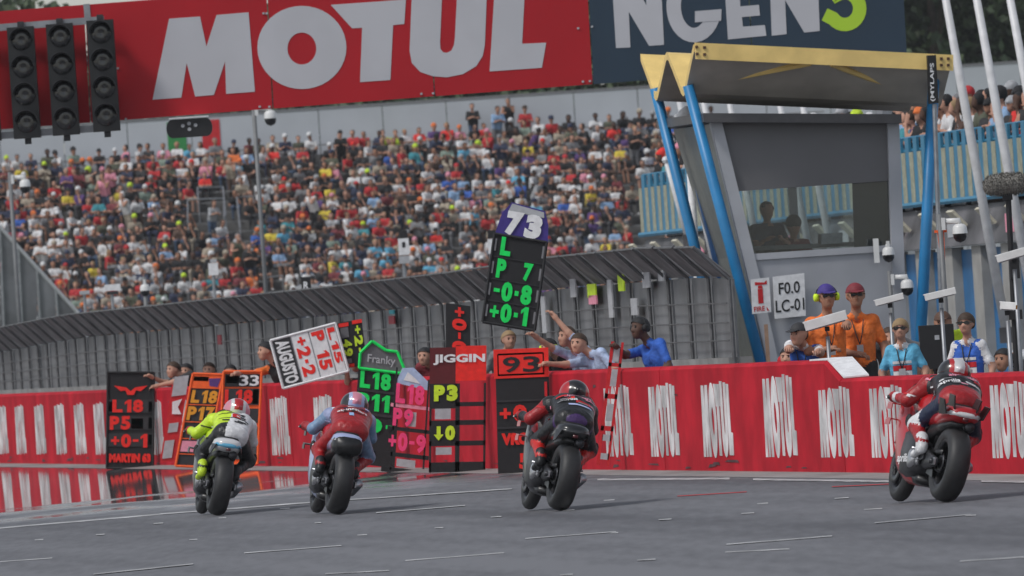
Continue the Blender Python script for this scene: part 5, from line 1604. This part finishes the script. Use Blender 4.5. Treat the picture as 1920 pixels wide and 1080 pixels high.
part('header', MB().prism([f11(p, .004) for p in head], (0, .025, 0)), P('indigo'), t11)
part('header_plate', MB().prism([f11(p, .012) for p in ((.25, -.385), (.88, -.345), (.9, -.28), (.2, -.30))], (0, .006, 0)), P('lightgrey'), t11)
part('lettering', text_on(MB(), '73', lambda p: f11((p[0] + (-p[1]) * .12, p[1]), .02), .16, -.3, .86, -.02, .08), P('white'), t11)
Y12 = yw(1165)
t12, f12 = board('red and white pit board turned almost edge-on against the wall', (1146, 640), (1170, 642), (1118, 872), Y12, 'red', None, [
    ('b', 0, 0, .25, 1, 'red'), ('b', .8, 0, 1.0, 1, 'red'), ('b', .3, .05, .75, .16, 'lightgrey'), ('b', .3, .22, .78, .36, 'lightgrey'), ('b', .3, .5, .8, .64, 'lightgrey'), ('b', .2, .75, .9, .8, 'lightgrey'), ('b', .0, .17, 1, .2, 'red'), ('b', 0, .42, 1, .46, 'red'), ('b', 0, .68, 1, .72, 'red'), ('b', .25, .9, .9, .95, 'lightgrey')], back=False)
board('pit board with white and red shapes half hidden behind the orange ones', (322, 722), (352, 718), (300, 868), yw(355), 'red', None, [('r', .1, -.1, 1, .15, 'lightgrey'), ('p', [(.2, .22), (.8, .2), (.6, .3), (.9, .4), (.3, .38)], 'white'), ('r', .2, .5, .8, .62, 'lightgrey'), ('r', .1, .72, .7, .95, 'lightgrey')])

# ------------------------------------------------------------------ pit crew
person('crew member in dark top holding the black winged pit board with both arms', 326, 690, .8, -.9, Y=Y1 + .1, min_lean=.55, lean_to=-1.5, arms={'L': bp(292, 724, Y1 - .03), 'R': bp(283, 706, Y1 - .03)}, shirt='charcoal', group=G)
person('crew member with dark hair in black behind the one at the winged board', 350, 692, 1.5, -.5, shirt='black', hair='black', group=G)
person('crew member with short dark hair looking over the orange boards', 392, 690, 1.6, -.3, shirt='navy', hair='hairbrown', group=G)
person('crew member with dark hair bent low beside the number 33 board', 432, 694, 1.5, -.2, shirt='black', hair='black', group=G)
person('crew member in black shirt with orange shoulders reaching towards the 33 board', 500, 655, .9, -.8, Y=Y3 + .2, min_lean=.5, lean_to=-1.4, arms={'R': bp(446, 700, Y3 - .03), 'L': bp(522, 712, Y4)}, shirt='black', sleeve='orange', hair='black', head_turn=-.3, group=G)
person('crew member peering out beside the small yellow-figured board strip', 668, 678, 1.2, -.3, Y=Y4 + .4, min_lean=.5, lean_to=-1.4, shirt='charcoal', hair='hairbrown', arms={'R': bp(650, 690, Y4 + .1)}, group=G)
person('crew member with dark hair between the pale blue and maroon boards', 797, 664, 1.0, -.4, shirt='maroon', hair='black', group=G)
person('crew member with shaved head standing behind the red 93 board', 953, 634, 1.9, .3, shirt='grey', hair='hairblond', group=G)
person('crew member in black shirt with yellow-green headset', 1030, 648, 1.3, -.7, shirt='black', hair='black', muffs='neon', group=G)
person('crew member in pale blue shirt leaning out with arm stretched to the 93 board', 1088, 640, .75, -1.0, Y=Y10 + .15, min_lean=.6, lean_to=-1.5, arms={'R': bp(1026, 682, Y10 - .03), 'L': (.3, .15, 1.15)}, shirt='paleblue', hair='hairbrown', head_turn=.5, group=G)
person('crew member in pale blue shirt raising the tall 73 board with both arms', 1066, 628, 1.0, -1.0, Y=Y11 + .1, min_lean=.3, lean_to=-1.5, arms={'L': bp(1020, 572, Y11 - .02), 'R': bp(1003, 630, Y11 - .02)}, shirt='paleblue', hair='hairbrown', group=G)
person('crew member with headset and blue shirt holding the edge-on red board', 1203, 612, 1.3, -.9, Y=Y12 + .3, min_lean=.35, lean_to=-1.5, arms={'R': bp(1155, 650, Y12), 'L': (.3, .1, 1.1)}, skin='darkskin', shirt='blue', hair='black', muffs='black', group=G)
# ------------------------------------------------------------------ marshals
person('marshal in white shirt and blue tabard leaning on the wall with a cap', 1500, 622, .75, -.5, min_lean=.55, lean_to=-.2, arms={'R': on_line(1478, 668, .2), 'L': on_line(1525, 668, .2)}, shirt='blue', sleeve='white', collar='white', hair='black', cap='charcoal', head_turn=-.2, group=MG)
person('marshal in orange shirt with purple cap and yellow ear defenders', 1548, 556, 1.1, .2, arms={'L': on_line(1612, 640, .9), 'R': (.28, -.05, 1.12)}, shirt='orange', skin='tan', hair='hairbrown', cap='indigo', glasses=True, muffs='neon', group=MG)
person('marshal in orange shirt with dark cap and no ear defenders', 1603, 554, 1.5, .1, arms={'R': (.22, -.02, 1.05)}, shirt='orange', skin='tan', hair='hairbrown', cap='maroon', glasses=True, group=MG)
person('fair-haired marshal in sky blue tabard with sunglasses', 1689, 616, 1.0, -.15, shirt='skyblue', build=.86, hmin=1.52, collar='white', hair='hairblond', glasses=True, long_hair=True, flag=True, group=MG)
person('marshal in white shirt and royal blue tabard with brown tied hair', 1813, 606, .9, -.35, shirt='blue', sleeve='white', collar='white', hair='hairbrown', glasses=True, long_hair=True, flag=True, build=.88, hmin=1.52, group=MG)
person('official in brown hat standing behind the black loudspeaker', 1768, 600, 2.6, -.2, shirt='neon', hair='brown', cap='brown', skin='tan', group=MG)
person('official in red jacket behind the woman in royal blue tabard', 1782, 634, 3.2, .1, shirt='red', hair='hairbrown', group=MG)
person('official in orange ear defenders behind the fair-haired marshal', 1668, 628, 2.2, -.1, shirt='charcoal', hair='hairbrown', muffs='boardorange', group=MG)
person('official in red jacket crouching behind the marshal who leans on the wall', 1478, 664, 1.8, -.4, shirt='red', hair='black', group=MG)
person('official in dark top low beside the grey garage column', 1880, 668, 2.4, -.6, shirt='lightgrey', hair='black', skin='tan', group=MG)
# people inside the cabin
for px, py, lab, sh in [(1432, 395, 'timekeeper in dark blue top behind the cabin window', 'navy'), (1478, 425, 'timekeeper in maroon top at the cabin desk', 'maroon')]:
    p = cf(px, py, 1.6)
    hgt = 1.2
    o = link('person', CM[6 if sh == 'navy' else 3], None, (p.x, p.y, p.z - .72))
    o.rotation_euler.z = -math.pi / 2 + .3
    dress(o, ('tan', sh, 'charcoal', 'black', 'black'))
    tag(o, lab, 'person', 'timekeepers in the cabin')
    part('chair_seat', MB().box((p.x, p.y + .05, p.z - .76), .45, .45, .06).box((p.x, p.y + .05, (p.z - .8 + cf(1500, 500, .1).z) / 2), .08, .08, abs(p.z - .8 - cf(1500, 500, .1).z)), P('charcoal'), cab)

# ------------------------------------------------------------------ cameras, sensors, lamps and masts
CAMW = mat('camera_white', (.7, .7, .69), rough=.35, var=.06)
def dome_camera(label, px, py, Y, s, arm=(-1, 0), pole_to=None):
    c = at(px, py, Y)
    t = thing('dome_camera', label, 'security camera', c, 'white dome cameras')
    r = 12.0 * s * Y / F
    part('hood', MB().lathe([(r * 1.3, 0), (r * 1.28, r * .45), (r * 1.1, r * .75), (r * .8, r * .92), (0, r)], c, UP, 18), CAMW, t, True)
    part('dome', MB().lathe([(0, r * .93), (-r * .5, r * .9), (-r * .95, r * .62), (-r * 1.2, 0)], c, UP, 18), gloss('black'), t, True)
    a = c + Vector((arm[0] * r * 1.8, .0, r * 1.7))
    part('arm', MB().tube([c + UP * r * 1.1, c + UP * r * 1.7, a], r * .38, 8), CAMW, t, True)
    part('mount', MB().box(a + Vector((arm[0] * r * .3, 0, -r * .3)), r * .5, r * 1.0, r * 1.6), CAMW, t)
    if pole_to is not None:
        q = at(*pole_to, Y)
        x = a.x + arm[0] * r * .7
        part('pole', MB().tube([Vector((x, Y, a.z + r)), Vector((x, Y, min(q.z, gz(x))))], .05 if Y > 245 else .03, 10), mat('mast_grey', (.16, .165, .17), rough=.5, var=.1), t, True)
dome_camera('white dome camera on a tall grey mast under the red board', 507, 222, 250, 1.0, (-1, 0), (490, 560))
dome_camera('white dome camera hanging before the slatted terrace railing', 1800, 438, on_line(1800, 438, 3.5).y, 1.2, (-1, 0), (1765, 690))
dome_camera('white dome camera on the cabin corner just below the window', 1666, 478, cf(1666, 478, -.25).y, 1.0, (0, 0))
dome_camera('white dome camera on a bent arm beside the orange marshals', 1701, 540, cf(1701, 540, -.3).y, 1.05, (-1, 0), (1690, 690))
dome_camera('white dome camera on a mast in front of the grandstand edge', 47, 350, 260, .9, (-1, 0), (30, 640))
dome_camera('small white dome camera over the fence by the lower stand', 272, 545, 250, .8, (0, 0), (270, 640))
# camera housings on posts
def housing(label, p0, p1, th, off, post=True, lens=False):
    a, b = on_line(*p0, off), on_line(*p1, off)
    b = at(*p1, a.y - .12)
    t = thing('camera_housing', label, 'camera housing', Vector(((a.x + b.x) / 2, a.y, gz(a.x))), 'white camera housings on posts')
    d = (b - a)
    L = d.length
    d.normalize()
    n = d.cross(Vector((0, 1, 0))).normalized()
    if n.z < 0: n = -n
    w = th * a.y / F
    s_ = Vector((0, 1, 0))
    part('hood', MB().box((a + b) / 2 + n * w * .5, L, .2, w * .14, (d, s_, n)).box((a + b) / 2 + n * w * .1 - s_ * .1, L * .98, .02, w * .8, (d, s_, n)), CAMW, t)
    part('body', MB().box((a + b) / 2 - n * w * .08, L * .86, .14, w * .7, (d, s_, n)), P('lightgrey'), t)
    if lens: part('lens_window', MB().box(b - n * .0 + d * .01, .02, .12, w * .5, (d, s_, n)), P('amber'), t)
    m = (a + b) / 2 - n * w * .5
    part('swivel', MB().box(m - UP * .02, .05, .05, .05), P('black'), t)
    if post: part('post', MB().tube([m - UP * .1, Vector((m.x, m.y, gz(m.x)))], .022, 10), METAL, t, True)
housing('broad cream camera housing tilted up in front of the orange marshals', (1508, 615), (1588, 592), 20, .2)
housing('white camera housing beside the bent-arm dome camera', (1640, 570), (1694, 556), 13, 1.2)
housing('white camera housing on a post before the blue tower leg', (1733, 560), (1792, 546), 14, 1.2)
housing('white camera housing high beside the leaning flagpole foot', (1868, 488), (1930, 470), 16, 1.4)
housing('short white camera housing with amber lens before the garages', (1874, 574), (1904, 576), 16, 1.3, lens=True)
# furry microphone
a, b = on_line(1843, 349, 1.6), on_line(1930, 342, 1.6)
b = at(1930, 342, a.y)
t = thing('furry_microphone', 'long grey furry microphone windshield on a black stand by the terrace', 'microphone', Vector((at(1893, 700, a.y).x, a.y, gz(a.x))))
FUR = mat('grey_fur', (.2, .19, .17), rough=.95, var=.4, scale=60, bump=.6)
mb = MB()
N_ = 12
pts = [a.lerp(b, k / N_) for k in range(N_ + 1)]
mb.tube(pts, [.11 * math.sqrt(max(.08, 1 - (2 * k / N_ - 1) ** 4)) for k in range(N_ + 1)], 16)
rr = np.random.default_rng(4)
for k in range(1500):
    q_ = rr.random(); an = rr.random() * 6.28
    c = a.lerp(b, q_); r_ = .105 * math.sqrt(max(.08, 1 - (2 * q_ - 1) ** 4))
    d = Vector((rr.normal() * .3, math.cos(an), math.sin(an)))
    p0 = c + Vector((0, math.cos(an), math.sin(an))) * r_
    e = Vector((.004, 0, 0))
    mb.add([p0 - e, p0 + e, p0 + d * .03], [(0, 1, 2)])
part('windshield', mb, FUR, t, False)
part('stand', MB().tube([at(1890, 362, a.y), Vector((at(1900, 640, a.y).x, a.y, gz(a.x)))], .03, 8).box(at(1889, 368, a.y), .1, .1, .08), P('black'), t)
part('cable_box', MB().box(at(1902, 500, a.y - .05), .1, .1, .25).box(at(1904, 590, a.y - .05), .14, .1, .1), P('black'), t)
# loudspeaker
c = on_line(1757, 650, 1.7)
t = thing('loudspeaker', 'black box loudspeaker with grey horn on a stand behind the wall', 'loudspeaker', Vector((c.x, c.y, gz(c.x))))
part('cabinet', MB().box(c, .37, .3, .47), P('black'), t)
part('badge', MB().box(c + Vector((0, -.153, .1)), .05, .006, .05), P('lightgrey'), t)
part('horn', MB().lathe([(0, .05), (.1, .08), (.2, .13), (.22, .16)], c + Vector((-.15, .02, 0)), Vector((-1, -.2, 0)), 16), P('grey'), t, True)
part('stand', MB().tube([c - UP * .2, Vector((c.x, c.y, gz(c.x)))], .03, 8), DARKMETAL, t)
# white wifi box on the cabin corner
c = cf(1643, 470, -.18)
o = part('antenna_box', MB().box(c, .07, .08, .32).box(c + Vector((.03, .05, 0)), .02, .06, .3), CAMW)
tag(o, 'slim white antenna box mounted beside the cabin window', 'antenna')
# orange windsock strip on the grey mast
c = on_line(1765, 455, 3.3)
t = thing('orange_marker', 'orange strip marker tied to the grey mast', 'marker', c)
part('strip', MB().prism([c + Vector((-.04, 0, .12)), c + Vector((.04, 0, .13)), c + Vector((.03, 0, -.2)), c + Vector((-.02, 0, -.2))], (0, .02, 0)), P('boardorange'), t)
part('clip', MB().box(c + Vector((0, 0, .13)), .14, .05, .03), P('boardorange'), t)
# masts and marker posts before the stand
for px, y0, y1, Y, r, lab in [(30, 300, 640, 262, .05, None), ]:
    pass
def marker(label, px, py, Y, els, foot):
    c = at(px, py, Y)
    t = thing('marker_post', label, 'marker post', Vector((c.x, Y, gz(c.x))), 'marker posts before the stand')
    s = Y / F
    for nm, x0, y0, x1, y1, col in els:
        part(nm, MB().box(at((x0 + x1) / 2, (y0 + y1) / 2, Y), (x1 - x0) * s, .12, (y1 - y0) * s), P(col), t)
    part('post', MB().tube([at(px, els[-1][4], Y), Vector((c.x, Y, gz(c.x)))], .035, 8), METAL, t)
marker('white and black trackside marker head over the fence', 757, 465, 240, [('cap', 750, 432, 764, 446, 'black'), ('plate', 747, 447, 767, 478, 'white'), ('foot_plate', 748, 480, 768, 494, 'lightgrey')], 540)
part('window', MB().box(at(757, 459, 239.8), .07, .03, .12), P('black'), bpy.data.objects['marker_post'])
marker('white lantern-shaped marker head over the fence', 400, 505, 250, [('cap', 394, 486, 406, 492, 'lightgrey'), ('plate', 391, 493, 409, 516, 'white')], 560)
marker('black marker sign with white letter R above the fence', 574, 535, 235, [('plate', 565, 519, 583, 546, 'black')], 550)
part('lettering', text_on(MB(), 'R', lambda p: at(569 + p[0] * 10, 528 + p[1] * 14, 234.9), 0, 0, 1, 1, .03), P('white'), bpy.data.objects['marker_post.002'])
marker('black and white marker plate half hidden by the tall 73 board', 921, 465, 235, [('cap', 914, 432, 930, 447, 'black'), ('plate', 915, 448, 926, 476, 'white')], 500)
marker('pale marker plate with black stripes beside the outer blue leg', 1256, 345, 235, [('plate', 1250, 334, 1266, 356, 'white'), ('stripe', 1251, 345, 1265, 347, 'black')], 460)
marker('low white marker head above the fence by the stair parapet', 210, 545, 245, [('plate', 196, 533, 226, 545, 'white'), ('foot_plate', 200, 546, 222, 552, 'charcoal')], 590)
marker('white marker cap on a slim post beside the stair parapet', 158, 548, 245, [('cap', 149, 545, 168, 552, 'lightgrey')], 600)

# ------------------------------------------------------------------ hot hazy air over the track
hz_ = MB().box((0, 1760, 7.25), 900, 3640, 35.5)
o = part('haze', hz_, None, org=Vector((0, 0, 0)))
m = bpy.data.materials.new('hazy_air')
m.use_nodes = True
t = m.node_tree
for n in list(t.nodes):
    if n.type != 'OUTPUT_MATERIAL': t.nodes.remove(n)
vol = t.nodes.new('ShaderNodeVolumePrincipled')
vol.inputs['Color'].default_value = (.9, .92, .95, 1)
vol.inputs['Density'].default_value = HAZE
vol.inputs['Anisotropy'].default_value = .2
t.links.new(vol.outputs[0], [n for n in t.nodes if n.type == 'OUTPUT_MATERIAL'][0].inputs['Volume'])
o.data.materials.clear()
o.data.materials.append(m)
tag(o, 'thin warm haze over the track', 'haze', kind='stuff')
